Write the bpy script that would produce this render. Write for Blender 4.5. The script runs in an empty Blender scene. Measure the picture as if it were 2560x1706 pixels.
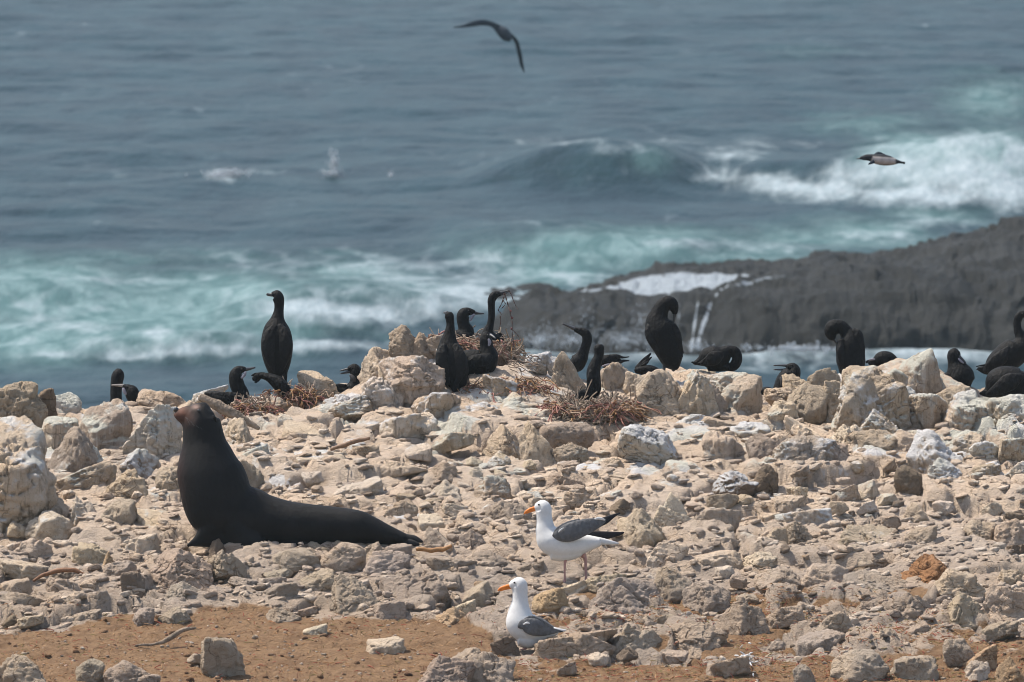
import bpy, bmesh, math, random
import numpy as np
from mathutils import Vector
from mathutils.bvhtree import BVHTree

R = math.radians
rng = np.random.default_rng(11)
random.seed(11)
sc = bpy.context.scene
col = sc.collection

# ------------------------------------------------------------------ camera, sky, sun, exposure
CAM = np.array([0.0, 0.0, 14.0])
PITCH = R(5.0)
FPX = 21868.0                      # focal length in pixels of a 2560 wide frame
cam_d = bpy.data.cameras.new('camera')
cam_d.lens = 36.0 * FPX / 2560.0
cam_d.sensor_width = 36.0
cam_d.clip_start = 1.0
cam_d.clip_end = 20000.0
cam_d.dof.use_dof = True
cam_d.dof.focus_distance = 58.0
cam_d.dof.aperture_fstop = 7.5
cam = bpy.data.objects.new('camera', cam_d)
cam.location = CAM
cam.rotation_euler = (math.pi / 2 - PITCH, 0, 0)
col.objects.link(cam)
sc.camera = cam

SUN_DIR = Vector((-0.46, 0.20, 0.86)).normalized()   # towards the sun
world = bpy.data.worlds.new('World')
sc.world = world
world.use_nodes = True
wn = world.node_tree.nodes
sky = wn.new('ShaderNodeTexSky')
sky.sky_type = 'NISHITA'
sky.sun_disc = False
sky.sun_elevation = math.asin(SUN_DIR.z)
sky.sun_rotation = math.atan2(SUN_DIR.x, SUN_DIR.y)
sky.air_density = 1.0
sky.dust_density = 1.6
sky.ozone_density = 1.2
wn['Background'].inputs['Strength'].default_value = 0.115
hs = wn.new('ShaderNodeHueSaturation')      # thin high haze: a paler, greyer sky
hs.inputs['Saturation'].default_value = 0.80
world.node_tree.links.new(sky.outputs['Color'], hs.inputs['Color'])
world.node_tree.links.new(hs.outputs['Color'], wn['Background'].inputs['Color'])

sun_d = bpy.data.lights.new('sun', 'SUN')
sun_d.energy = 3.4
sun_d.angle = R(2.5)
sun_d.color = (1.0, 0.915, 0.81)
sun = bpy.data.objects.new('sun', sun_d)
sun.location = (-20, 20, 60)
sun.rotation_euler = SUN_DIR.to_track_quat('Z', 'Y').to_euler()
col.objects.link(sun)

sc.view_settings.view_transform = 'Standard'
sc.view_settings.look = 'None'
sc.view_settings.gamma = 1.0
sc.view_settings.exposure = 1.12
sc.cycles.pixel_filter_type = 'BLACKMAN_HARRIS'
sc.cycles.filter_width = 1.0

# ------------------------------------------------------------------ picture <-> world helpers
AX_R = np.array([1.0, 0, 0])
AX_F = np.array([0, math.cos(PITCH), -math.sin(PITCH)])
AX_U = np.array([0, math.sin(PITCH), math.cos(PITCH)])


def P(u, v, t):
    return CAM + t * (AX_F + (u - 1280.0) / FPX * AX_R + (853.0 - v) / FPX * AX_U)


def proj(p):
    d = np.asarray(p, float) - CAM
    t = d @ AX_F
    return 1280.0 + FPX * (d @ AX_R) / t, 853.0 - FPX * (d @ AX_U) / t, t


# ------------------------------------------------------------------ numpy noise
def _h(ix, iy, iz, s):
    n = (ix.astype(np.int64) * 374761393 + iy.astype(np.int64) * 668265263 + iz.astype(np.int64) * 2147483647 + s * 974711) & 0xFFFFFFFF
    n = ((n ^ (n >> 13)) * 1274126177) & 0xFFFFFFFF
    n = ((n ^ (n >> 16)) * 2246822519) & 0xFFFFFFFF
    n = n ^ (n >> 15)
    return (n & 0xFFFFFF) / float(0xFFFFFF)


def vnoise(p, s=0):
    p = np.asarray(p, float)
    i = np.floor(p).astype(np.int64)
    f = p - i
    w = f * f * f * (f * (f * 6 - 15) + 10)
    x, y, z = i[:, 0], i[:, 1], i[:, 2]
    o = 0
    for dx in (0, 1):
        for dy in (0, 1):
            for dz in (0, 1):
                k = (w[:, 0] if dx else 1 - w[:, 0]) * (w[:, 1] if dy else 1 - w[:, 1]) * (w[:, 2] if dz else 1 - w[:, 2])
                o = o + k * _h(x + dx, y + dy, z + dz, s)
    return o * 2 - 1


def fbm(p, octs=4, s=0, gain=0.5, lac=2.03):
    p = np.asarray(p, float)
    a, o, tot = 1.0, 0, 0
    for k in range(octs):
        o = o + a * vnoise(p, s + k * 17)
        tot += a
        a *= gain
        p = p * lac + 7.3
    return o / tot


def sstep(a, b, x):
    t = np.clip((x - a) / (b - a), 0, 1)
    return t * t * (3 - 2 * t)


# ------------------------------------------------------------------ mesh helpers
def mk_mesh(name, V, F, smooth=True):
    V = np.ascontiguousarray(V, dtype=np.float32)
    F = np.ascontiguousarray(F, dtype=np.int32)
    k = F.shape[1]
    me = bpy.data.meshes.new(name)
    me.vertices.add(len(V))
    me.vertices.foreach_set('co', V.ravel())
    me.loops.add(F.size)
    me.loops.foreach_set('vertex_index', F.ravel())
    me.polygons.add(len(F))
    me.polygons.foreach_set('loop_start', np.arange(0, F.size, k, dtype=np.int32))
    me.polygons.foreach_set('use_smooth', np.full(len(F), bool(smooth)))
    me.update(calc_edges=True)
    me.validate()
    return me


def set_tint(me, rgba):
    rgba = np.asarray(rgba, dtype=np.float32)
    if rgba.ndim == 1:
        rgba = np.tile(rgba, (len(me.vertices), 1))
    at = me.attributes.new('tint', 'FLOAT_COLOR', 'POINT')
    at.data.foreach_set('color', np.ascontiguousarray(rgba).ravel())


def set_float(me, name, a):
    at = me.attributes.new(name, 'FLOAT', 'POINT')
    at.data.foreach_set('value', np.ascontiguousarray(a, dtype=np.float32))


def obj(name, me, mat, parent=None, loc=None):
    o = bpy.data.objects.new(name, me)
    if mat is not None:
        me.materials.append(mat)
    if parent is not None:
        o.parent = parent
    if loc is not None:
        o.location = loc
    col.objects.link(o)
    return o


def tag(o, label=None, cat=None, group=None, kind=None):
    if label:
        o['label'] = label
    if cat:
        o['category'] = cat
    if group:
        o['group'] = group
    if kind:
        o['kind'] = kind
    return o


def empty(name, loc):
    o = bpy.data.objects.new(name, None)
    o.location = loc
    o.empty_display_size = 0.1
    col.objects.link(o)
    return o


class Buf:
    """collects triangles/quads (all quads; caps as degenerate-free fans of quads are avoided by using tris list)"""
    def __init__(s):
        s.V, s.F, s.C, s.n = [], [], [], 0

    def add(s, V, F, c=None):
        V = np.asarray(V, float)
        F = np.asarray(F, int)
        if F.shape[1] == 4:
            F = np.concatenate([F[:, [0, 1, 2]], F[:, [0, 2, 3]]])
        s.V.append(V)
        s.F.append(F + s.n)
        s.n += len(V)
        s.C.append(np.tile(np.asarray(c if c is not None else (1, 1, 1, 1), float), (len(V), 1)))

    def mesh(s, name, smooth=True, tint=False):
        me = mk_mesh(name, np.concatenate(s.V), np.concatenate(s.F), smooth)
        if tint:
            set_tint(me, np.concatenate(s.C))
        return me


def catmull(K, per=6):
    K = np.asarray(K, float)
    n = len(K)
    if n == 2:
        return K[0] + (K[1] - K[0]) * np.linspace(0, 1, per + 1)[:, None]
    A = np.vstack([2 * K[0] - K[1], K, 2 * K[-1] - K[-2]])
    out = []
    for i in range(n - 1):
        p0, p1, p2, p3 = A[i], A[i + 1], A[i + 2], A[i + 3]
        for t in np.arange(per) / per:
            out.append(0.5 * ((2 * p1) + (-p0 + p2) * t + (2 * p0 - 5 * p1 + 4 * p2 - p3) * t * t + (-p0 + 3 * p1 - 3 * p2 + p3) * t ** 3))
    out.append(K[-1])
    return np.array(out)


def sweep(C, rad, dep, n=16, D=None):
    """closed tube: centres C, half width rad (across the picture), half depth dep (along D)"""
    D = AX_F if D is None else np.asarray(D, float)
    m = len(C)
    T = np.gradient(C, axis=0)
    T /= np.linalg.norm(T, axis=1)[:, None] + 1e-9
    N = np.cross(T, D)
    N /= np.linalg.norm(N, axis=1)[:, None] + 1e-9
    B = np.cross(N, T)
    a = np.linspace(0, 2 * np.pi, n, endpoint=False)
    V = C[:, None, :] + rad[:, None, None] * np.cos(a)[None, :, None] * N[:, None, :] + dep[:, None, None] * np.sin(a)[None, :, None] * B[:, None, :]
    V = V.reshape(-1, 3)
    F = []
    for i in range(m - 1):
        j = np.arange(n)
        k = (j + 1) % n
        F.append(np.stack([i * n + j, (i + 1) * n + j, (i + 1) * n + k, i * n + k], 1))
    F = np.concatenate(F)
    F = np.concatenate([F[:, [0, 1, 2]], F[:, [0, 2, 3]]])
    c0, c1 = len(V), len(V) + 1
    V = np.vstack([V, C[0] - T[0] * rad[0] * 0.45, C[-1] + T[-1] * rad[-1] * 0.45])
    j = np.arange(n)
    k = (j + 1) % n
    F = np.concatenate([F, np.stack([np.full(n, c0), j, k], 1), np.stack([np.full(n, c1), (m - 1) * n + k, (m - 1) * n + j], 1)])
    return V, F


def tube(C, r, n=5):
    C = np.asarray(C, float)
    T = np.gradient(C, axis=0)
    T /= np.linalg.norm(T, axis=1)[:, None] + 1e-9
    ref = np.array([0.13, 0.31, 0.94])
    N = np.cross(T, ref)
    N /= np.linalg.norm(N, axis=1)[:, None] + 1e-9
    B = np.cross(T, N)
    a = np.linspace(0, 2 * np.pi, n, endpoint=False)
    r = np.broadcast_to(np.asarray(r, float), (len(C),))
    V = (C[:, None, :] + r[:, None, None] * (np.cos(a)[None, :, None] * N[:, None, :] + np.sin(a)[None, :, None] * B[:, None, :])).reshape(-1, 3)
    F = []
    for i in range(len(C) - 1):
        j = np.arange(n)
        k = (j + 1) % n
        F.append(np.stack([i * n + j, i * n + k, (i + 1) * n + k, (i + 1) * n + j], 1))
    return V, np.concatenate(F)


_ico = {}


def ico(sub):
    if sub not in _ico:
        bm = bmesh.new()
        bmesh.ops.create_icosphere(bm, subdivisions=sub, radius=1.0)
        V = np.array([v.co[:] for v in bm.verts])
        F = np.array([[v.index for v in f.verts] for f in bm.faces])
        bm.free()
        V /= np.linalg.norm(V, axis=1)[:, None]
        _ico[sub] = (V, F)
    return _ico[sub]


# ------------------------------------------------------------------ materials
def new_mat(name):
    m = bpy.data.materials.new(name)
    m.use_nodes = True
    nt = m.node_tree
    return m, nt, nt.nodes, nt.links, nt.nodes['Principled BSDF']


class NG:
    """tiny node-graph helper"""
    def __init__(s, nt):
        s.nt, s.n, s.l = nt, nt.nodes, nt.links

    def put(s, sock, val):
        if val is None:
            return
        if isinstance(val, bpy.types.NodeSocket):
            s.l.new(val, sock)
        else:
            sock.default_value = val

    def math(s, op, a, b=None, c=None, clamp=False):
        n = s.n.new('ShaderNodeMath')
        n.operation = op
        n.use_clamp = clamp
        s.put(n.inputs[0], a)
        s.put(n.inputs[1], b)
        s.put(n.inputs[2], c)
        return n.outputs[0]

    def noise(s, vec, scale, detail=4, rough=0.55, dist=0.0):
        n = s.n.new('ShaderNodeTexNoise')
        s.put(n.inputs['Vector'], vec)
        n.inputs['Scale'].default_value = scale
        n.inputs['Detail'].default_value = detail
        n.inputs['Roughness'].default_value = rough
        n.inputs['Distortion'].default_value = dist
        return n.outputs['Fac']

    def voro(s, vec, scale, feature='F1', rnd=1.0):
        n = s.n.new('ShaderNodeTexVoronoi')
        n.feature = feature
        s.put(n.inputs['Vector'], vec)
        n.inputs['Scale'].default_value = scale
        n.inputs['Randomness'].default_value = rnd
        return n.outputs['Distance']

    def map(s, vec, scale=(1, 1, 1), rot=(0, 0, 0), loc=(0, 0, 0)):
        n = s.n.new('ShaderNodeMapping')
        s.put(n.inputs['Vector'], vec)
        n.inputs['Scale'].default_value = scale
        n.inputs['Rotation'].default_value = rot
        n.inputs['Location'].default_value = loc
        return n.outputs[0]

    def ramp(s, fac, a, b, lo=0.0, hi=1.0):
        n = s.n.new('ShaderNodeMapRange')
        n.interpolation_type = 'SMOOTHSTEP'
        n.clamp = True
        s.put(n.inputs['Value'], fac)
        n.inputs['From Min'].default_value = a
        n.inputs['From Max'].default_value = b
        n.inputs['To Min'].default_value = lo
        n.inputs['To Max'].default_value = hi
        return n.outputs['Result']

    def mix(s, fac, a, b, mode='MIX'):
        n = s.n.new('ShaderNodeMix')
        n.data_type = 'RGBA'
        n.blend_type = mode
        s.put(n.inputs['Factor'], fac)
        for sk, v in ((n.inputs[6], a), (n.inputs[7], b)):
            if isinstance(v, tuple) and len(v) == 3:
                v = v + (1.0,)
            s.put(sk, v)
        return n.outputs[2]

    def attr(s, name):
        n = s.n.new('ShaderNodeAttribute')
        n.attribute_name = name
        return n

    def geo(s):
        return s.n.new('ShaderNodeNewGeometry')

    def sep(s, vec):
        n = s.n.new('ShaderNodeSeparateXYZ')
        s.l.new(vec, n.inputs[0])
        return n.outputs

    def bump(s, h, strength, dist, normal=None):
        n = s.n.new('ShaderNodeBump')
        s.put(n.inputs['Height'], h)
        n.inputs['Strength'].default_value = strength
        n.inputs['Distance'].default_value = dist
        if normal is not None:
            s.l.new(normal, n.inputs['Normal'])
        return n.outputs[0]


def rock_material():
    m, nt, n, l, b = new_mat('guano_rock')
    g = NG(nt)
    geo = g.geo()
    pos = geo.outputs['Position']
    up = g.sep(geo.outputs['Normal'])[2]
    tint = g.attr('tint')
    soil = g.attr('soil').outputs['Fac']
    guano = tint.outputs['Alpha']
    n1 = g.noise(pos, 2.2, 5, 0.6)
    n2 = g.noise(pos, 9.0, 6, 0.65)
    n3 = g.noise(pos, 40.0, 5, 0.7)
    n4 = g.noise(pos, 160.0, 3, 0.7)
    # mottled tan stone
    c = g.mix(g.ramp(n1, 0.35, 0.68), tint.outputs['Color'], g.mix(1.0, tint.outputs['Color'], (1.16, 1.10, 1.02), 'MULTIPLY'))
    c = g.mix(g.ramp(n2, 0.52, 0.74, 0.0, 0.55), c, g.mix(1.0, c, (0.66, 0.60, 0.54), 'MULTIPLY'))
    c = g.mix(g.ramp(n3, 0.54, 0.74, 0.0, 0.65), c, g.mix(1.0, c, (0.58, 0.52, 0.46), 'MULTIPLY'))
    c = g.mix(g.ramp(n4, 0.54, 0.72, 0.0, 0.5), c, g.mix(1.0, c, (0.62, 0.57, 0.52), 'MULTIPLY'))
    wob = g.n.new('ShaderNodeTexNoise')
    l.new(pos, wob.inputs['Vector'])
    wob.inputs['Scale'].default_value = 9.0
    wob.inputs['Detail'].default_value = 4.0
    vadd = g.n.new('ShaderNodeVectorMath')
    vadd.operation = 'MULTIPLY_ADD'
    l.new(wob.outputs['Color'], vadd.inputs[0])
    vadd.inputs[1].default_value = (0.16, 0.16, 0.16)
    l.new(pos, vadd.inputs[2])
    ck = g.voro(g.map(vadd.outputs[0], (1.0, 1.0, 1.6), (0.2, 0.35, 0.4)), 6.0, 'DISTANCE_TO_EDGE')
    ckm = g.math('MULTIPLY', g.ramp(ck, 0.028, 0.006), g.ramp(n1, 0.47, 0.62))
    c = g.mix(g.math('MULTIPLY', ckm, 0.55), c, g.mix(1.0, c, (0.30, 0.25, 0.21), 'MULTIPLY'))
    pits = g.ramp(g.voro(pos, 52.0, 'F1'), 0.22, 0.08)
    pitm = g.math('MULTIPLY', pits, g.ramp(n2, 0.42, 0.6))
    c = g.mix(g.math('MULTIPLY', pitm, 0.6), c, g.mix(1.0, c, (0.42, 0.36, 0.31), 'MULTIPLY'))
    # droppings run down steep faces
    st = g.noise(g.map(pos, (26, 26, 1.6)), 1.0, 3, 0.6)
    steep = g.ramp(up, 0.62, 0.15)
    c = g.mix(g.math('MULTIPLY', g.math('MULTIPLY', g.ramp(st, 0.54, 0.68, 0, 0.75), steep), g.ramp(guano, 0.05, 0.8)), c, (0.62, 0.56, 0.48))
    c = g.mix(g.math('MULTIPLY', g.math('MULTIPLY', g.ramp(st, 0.46, 0.34, 0, 0.6), steep), g.ramp(guano, 0.02, 0.6)), c, (0.20, 0.155, 0.11))
    # white and pale green guano caps on ledges
    wn_ = g.math('ADD', g.noise(pos, 3.4, 6, 0.66), g.math('MULTIPLY', guano, 0.42))
    wmask = g.math('MULTIPLY', g.ramp(wn_, 0.70, 0.80, 0, 0.92), g.ramp(up, 0.05, 0.5))
    c = g.mix(wmask, c, g.mix(g.ramp(g.noise(pos, 1.7, 2), 0.42, 0.6), (0.66, 0.65, 0.64), (0.58, 0.57, 0.49)))
    # rusty organic stains
    rs = g.math('MULTIPLY', g.ramp(g.noise(pos, 5.3, 4, 0.6), 0.70, 0.80, 0, 0.55), g.ramp(n3, 0.40, 0.55))
    c = g.mix(rs, c, (0.28, 0.135, 0.05))
    # soil colour where the ground is bare
    sl = g.mix(g.ramp(n2, 0.38, 0.66), (0.290, 0.182, 0.100), (0.205, 0.122, 0.066))
    sl = g.mix(g.ramp(n3, 0.50, 0.70, 0, 0.7), sl, (0.165, 0.090, 0.050))
    sl = g.mix(g.ramp(n4, 0.62, 0.76, 0, 0.6), sl, (0.42, 0.30, 0.20))
    c = g.mix(g.ramp(g.math('ADD', soil, g.math('MULTIPLY', g.math('SUBTRACT', n2, 0.5), 0.7)), 0.38, 0.62), c, sl)
    l.new(c, b.inputs['Base Color'])
    b.inputs['Roughness'].default_value = 0.95
    b.inputs['Specular IOR Level'].default_value = 0.15
    h = g.math('ADD', g.math('MULTIPLY', n2, 1.0), g.math('MULTIPLY', n3, 0.75))
    h = g.math('ADD', h, g.math('MULTIPLY', n4, 0.22))
    h = g.math('SUBTRACT', h, g.math('MULTIPLY', ckm, 0.5))
    h = g.math('SUBTRACT', h, g.math('MULTIPLY', pitm, 0.25))
    l.new(g.bump(h, 0.9, 0.065), b.inputs['Normal'])
    return m


def plain_material(name, colr, rough=0.6, spec=0.3, bump=None, tint=False, var=0.25, vscale=60.0, sheen=0.0):
    m, nt, n, l, b = new_mat(name)
    g = NG(nt)
    pos = g.geo().outputs['Position']
    nz = g.noise(pos, vscale, 4, 0.6)
    base = g.attr('tint').outputs['Color'] if tint else tuple(colr) + (1.0,)
    k = 1.0 - var
    c = g.mix(g.ramp(nz, 0.35, 0.68), base, g.mix(1.0, base, (k, k, k), 'MULTIPLY'))
    l.new(c, b.inputs['Base Color'])
    b.inputs['Roughness'].default_value = rough
    b.inputs['Specular IOR Level'].default_value = spec
    if sheen:
        b.inputs['Sheen Weight'].default_value = sheen
        b.inputs['Sheen Roughness'].default_value = 0.5
    if bump:
        sc_, st_, ds_ = bump
        hh = g.math('ADD', g.voro(g.map(pos, (1, 1, 0.55)), sc_), g.math('MULTIPLY', g.noise(pos, sc_ * 2.5, 3, 0.6), 0.6))
        l.new(g.bump(hh, st_, ds_), b.inputs['Normal'])
    return m


M = {}
M['rock'] = rock_material()
M['black'] = plain_material('black_plumage', (0.0052, 0.0053, 0.0057), 0.68, 0.12, (62.0, 0.5, 0.008), False, 0.5, 42.0)
M['blackwing'] = plain_material('dark_wing_plumage', (0.0085, 0.0084, 0.0088), 0.66, 0.14, (46.0, 0.8, 0.010), False, 0.6, 34.0)
M['bill'] = plain_material('dark_horn', (0.028, 0.028, 0.030), 0.4, 0.4)
M['palebill'] = plain_material('pale_horn', (0.22, 0.20, 0.18), 0.5, 0.3)
M['throat'] = plain_material('buff_throat', (0.20, 0.19, 0.22), 0.7, 0.2)
M['throat_dark'] = plain_material('dusky_throat', (0.035, 0.034, 0.036), 0.7, 0.2)
M['eye'] = plain_material('eye', (0.01, 0.01, 0.012), 0.15, 0.5)
M['white'] = plain_material('white_plumage', (0.54, 0.54, 0.53), 0.8, 0.15, (110.0, 0.2, 0.004), False, 0.06, 40.0)
M['grey'] = plain_material('slate_wing', (0.105, 0.106, 0.110), 0.75, 0.2, (50.0, 0.6, 0.008), False, 0.25, 35.0)
M['wingtip'] = plain_material('black_wing_tip', (0.014, 0.012, 0.015), 0.7, 0.2)
M['orange'] = plain_material('orange_bill', (0.68, 0.19, 0.018), 0.45, 0.35)
M['pinkleg'] = plain_material('pink_leg', (0.36, 0.20, 0.17), 0.6, 0.3)
M['hide'] = plain_material('sea_lion_hide', (0.02, 0.02, 0.02), 0.66, 0.14, (30.0, 0.30, 0.008), True, 0.45, 8.0)
M['plume'] = plain_material('tinted_plumage', (0.1, 0.1, 0.1), 0.75, 0.2, None, True, 0.2, 30.0)
M['twig'] = plain_material('dry_twig', (0.25, 0.2, 0.15), 0.85, 0.15, None, True, 0.4, 90.0)
M['weed'] = plain_material('drying_seaweed', (0.25, 0.1, 0.05), 0.6, 0.3, None, True, 0.35, 70.0)
M['wood'] = plain_material('weathered_driftwood', (0.26, 0.205, 0.155), 0.9, 0.1, (60.0, 0.8, 0.01), False, 0.5, 22.0)

# ------------------------------------------------------------------ the rocky ground
_prof = [(1706, 53.0), (1500, 55.0), (1380, 56.2), (1200, 57.8), (1040, 59.4), (990, 60.4)]
_pz = [(P(1280, v, t)[1], P(1280, v, t)[2]) for v, t in _prof]
_zc = _pz[-1][1]
_yc = _pz[-1][0]
_pts = [(20.0, 5.6), (44.0, 6.75)] + _pz + [(_yc + 0.5, _zc - 0.05), (_yc + 1.4, _zc - 0.55), (_yc + 4, _zc - 2.6), (_yc + 10, _zc - 6.2), (_yc + 17, -1.2), (_yc + 30, -4.0)]
_yy = np.linspace(20, 95, 1501)
_zz = np.interp(_yy, [p[0] for p in _pts], [p[1] for p in _pts])
_k = np.hanning(17)
_k /= _k.sum()
_zz = np.convolve(np.pad(_zz, 8, 'edge'), _k, 'valid')
# height of the crest along the ridge (picture row of the bare ground behind the boulders)
_cu = np.array([-900, 0, 60, 140, 250, 340, 480, 600, 720, 800, 880, 950, 1030, 1100, 1200, 1290, 1360, 1440, 1520, 1620, 1720, 1820, 1880, 1960, 2060, 2160, 2250, 2330, 2420, 2500, 2560, 3400])
_cv = np.array([1000, 1005, 1000, 1015, 1035, 1025, 1010, 1015, 995, 985, 965, 935, 890, 872, 880, 905, 930, 950, 960, 950, 950, 955, 1000, 1005, 985, 945, 925, 930, 975, 995, 1000, 1000])


def zbase(x, y):
    x = np.asarray(x, float)
    y = np.asarray(y, float)
    z = np.interp(y, _yy, _zz)
    u = 1280 + x / _yc * FPX
    d = (990 - np.interp(u, _cu, _cv)) * _yc / FPX
    return z + d * sstep(_yc - 1.5, _yc - 0.1, y) * (1 - sstep(_yc + 3, _yc + 10, y))


def hit(u, v):
    """depth at which the sight line through picture point (u, v) meets the bare ground"""
    ts = np.linspace(50, 66, 1601)
    p = P(u, v, 1.0) - CAM
    pt = CAM + ts[:, None] * p
    below = pt[:, 2] - zbase(pt[:, 0], pt[:, 1]) < 0
    return min(ts[np.argmax(below)], 59.95) if below.any() else 59.95


def voronoi2(x, y, size, seed):
    """nearest seed id, F2-F1, and a tilted plane per cell"""
    X, Y = x / size, y / size
    ix, iy = np.floor(X).astype(int), np.floor(Y).astype(int)
    f1 = np.full(X.shape, 9.0)
    f2 = np.full(X.shape, 9.0)
    h = np.zeros(X.shape)
    zero = np.zeros_like(ix)
    for dx in (-1, 0, 1):
        for dy in (-1, 0, 1):
            cx, cy = ix + dx, iy + dy
            sx = cx + _h(cx, cy, zero, seed)
            sy = cy + _h(cx, cy, zero, seed + 1)
            d = np.hypot(X - sx, Y - sy)
            pl = (_h(cx, cy, zero, seed + 2) - 0.5) + (_h(cx, cy, zero, seed + 3) - 0.5) * (X - sx) * 0.9 + (_h(cx, cy, zero, seed + 4) - 0.35) * (Y - sy) * 0.9
            near = d < f1
            f2 = np.where(near, f1, np.minimum(f2, d))
            h = np.where(near, pl, h)
            f1 = np.where(near, d, f1)
    return h, f2 - f1


def soil_mask(x, y):
    p = np.stack([x * 1.4, y * 1.4, 0 * x], 1)
    n = fbm(p, 5, 91) + 0.5 * fbm(p * 7, 3, 92)
    pos = np.stack([x, y, zbase(x, y)], 1) - CAM
    t = pos @ AX_F
    u = 1280 + FPX * (pos @ AX_R) / t
    v = 853 - FPX * (pos @ AX_U) / t
    top = np.interp(u, [0, 150, 300, 450, 600, 800, 1000, 1180, 1260], [1570, 1560, 1525, 1535, 1510, 1535, 1535, 1560, 1600])
    right = np.interp(v, [1500, 1560, 1600, 1650, 1700], [1180, 1260, 1300, 1280, 1300])
    a = sstep(-14, 14, v - top + n * 14) * sstep(30, -30, u - right + n * 60)
    b = sstep(1632, 1668, v + n * 40 - np.interp(u, [1300, 1900, 2560], [0, -5, -25])) * sstep(1270, 1330, u)
    c = sstep(-0.05, 0.26, n) * sstep(1420, 1500, v) * sstep(1250, 1350, u)
    return np.clip(np.maximum(np.maximum(a, b), c * 0.9), 0, 1)


def ground_axis(lo, a, b, hi, fine, coarse):
    return np.concatenate([np.arange(lo, a, coarse), np.arange(a, b, fine), np.arange(b, hi + coarse, coarse)])


gx = ground_axis(-26, -4.6, 4.6, 26, 0.022, 0.18)
gy = ground_axis(30, 52.0, 62.4, 90, 0.026, 0.16)
GX, GY = np.meshgrid(gx, gy)
x, y = GX.ravel(), GY.ravel()
p2 = np.stack([x, y, 0 * x], 1)
wx = x + 0.16 * fbm(p2 * 2.1, 3, 5)
wy = y + 0.16 * fbm(p2 * 2.1 + 40, 3, 6)
soil = soil_mask(x, y)
ca, sa = math.cos(0.25), math.sin(0.25)
rx, ry = wx * ca + wy * sa, -wx * sa + wy * ca
h1, e1 = voronoi2(rx * 0.62, ry, 0.55, 31)
h2, e2 = voronoi2(rx * 0.6 + 9, ry, 0.20, 51)
h3, e3 = voronoi2(rx * 0.7 + 5, ry, 0.085, 71)
z = zbase(x, y)
rockw = 1 - soil * 0.93
nlow = fbm(p2 * 0.7, 3, 3)
rel = 0.115 * h1 + 0.085 * h2 * sstep(-0.45, 0.10, nlow) + 0.030 * h3 * sstep(-.2, .3, fbm(p2 * 1.3 + 50, 2, 33)) + 0.050 * fbm(p2 * 3.0, 5, 8)
rel -= 0.09 * sstep(0.075, 0.0, e1) + 0.05 * sstep(0.11, 0.0, e2) * sstep(-.3, .2, nlow) + 0.010 * sstep(0.12, 0, e3)
rel += 0.022 * (np.abs(((h1 * .9 + 0.5 * x + 0.8 * y + 0.6 * fbm(p2 * 1.1, 2, 61)) % 1) - .5) * 2 - .5)
rel += 0.012 * fbm(p2 * 22, 3, 18)
rel = np.clip(rel, -.17, .15)
z = z + rel * rockw + soil * (0.020 * fbm(p2 * np.array([1.5, 4, 1]), 3, 77) + 0.016 * np.abs(fbm(p2 * np.array([9, 14, 1]), 4, 78)) + 0.012 * fbm(p2 * 30, 3, 79)) - 0.02 * soil
back = sstep(_yc + 1.0, _yc + 4, y)
z += back * 0.6 * fbm(p2 * 0.5, 5, 15)
ny, nx = GX.shape
idx = np.arange(nx * ny).reshape(ny, nx)
Fq = np.stack([idx[:-1, :-1].ravel(), idx[:-1, 1:].ravel(), idx[1:, 1:].ravel(), idx[1:, :-1].ravel()], 1)
gme = mk_mesh('ground', np.stack([x, y, z], 1), Fq)
gt = np.tile(np.array([0.565, 0.462, 0.366, 0.35]), (len(x), 1))
pos_ = np.stack([x, y, z], 1) - CAM
gv = 853 - FPX * (pos_ @ AX_U) / (pos_ @ AX_F)
gt[:, 3] = np.interp(gv, [950, 1100, 1250, 1400], [0.42, 0.36, 0.22, 0.02])
gu = 1280 + FPX * (pos_ @ AX_R) / (pos_ @ AX_F)
_blot = np.zeros(len(gu))
for (a_, b_, c_, d_) in [(1460, 1165, 46, 14), (1600, 1178, 40, 14), (1720, 1172, 30, 12), (700, 1200, 30, 12), (400, 1232, 34, 14), (2080, 1185, 50, 14), (2200, 1120, 70, 24), (1720, 1085, 60, 14), (1120, 1050, 60, 12), (980, 1058, 60, 12), (640, 1120, 40, 12), (2480, 1040, 110, 40), (2380, 1120, 70, 30), (850, 1000, 60, 16), (2150, 965, 60, 40), (1010, 1290, 40, 10), (1340, 1235, 40, 10), (110, 1120, 60, 30)]:
    _blot = np.maximum(_blot, np.exp(-((gu - a_) / c_) ** 2 - ((gv - b_) / d_) ** 2))
gt[:, 3] += _blot * 0.75
lowk = sstep(1230, 1480, gv)[:, None]
gt[:, :3] = gt[:, :3] * (1 - lowk) + np.array([0.400, 0.328, 0.265]) * lowk
set_tint(gme, gt)
set_float(gme, 'soil', soil)
ground = obj('ground', gme, M['rock'])
tag(ground, 'pale guano stained bedrock and brown soil sloping up to the ridge', kind='structure')
_zgrid = z.reshape(ny, nx)


def zg(px, py):
    i = int(np.clip(np.searchsorted(gy, py) - 1, 0, ny - 2))
    j = int(np.clip(np.searchsorted(gx, px) - 1, 0, nx - 2))
    a = np.clip((py - gy[i]) / (gy[i + 1] - gy[i]), 0, 1)
    b = np.clip((px - gx[j]) / (gx[j + 1] - gx[j]), 0, 1)
    q = _zgrid
    return (q[i, j] * (1 - b) + q[i, j + 1] * b) * (1 - a) + (q[i + 1, j] * (1 - b) + q[i + 1, j + 1] * b) * a


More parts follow.
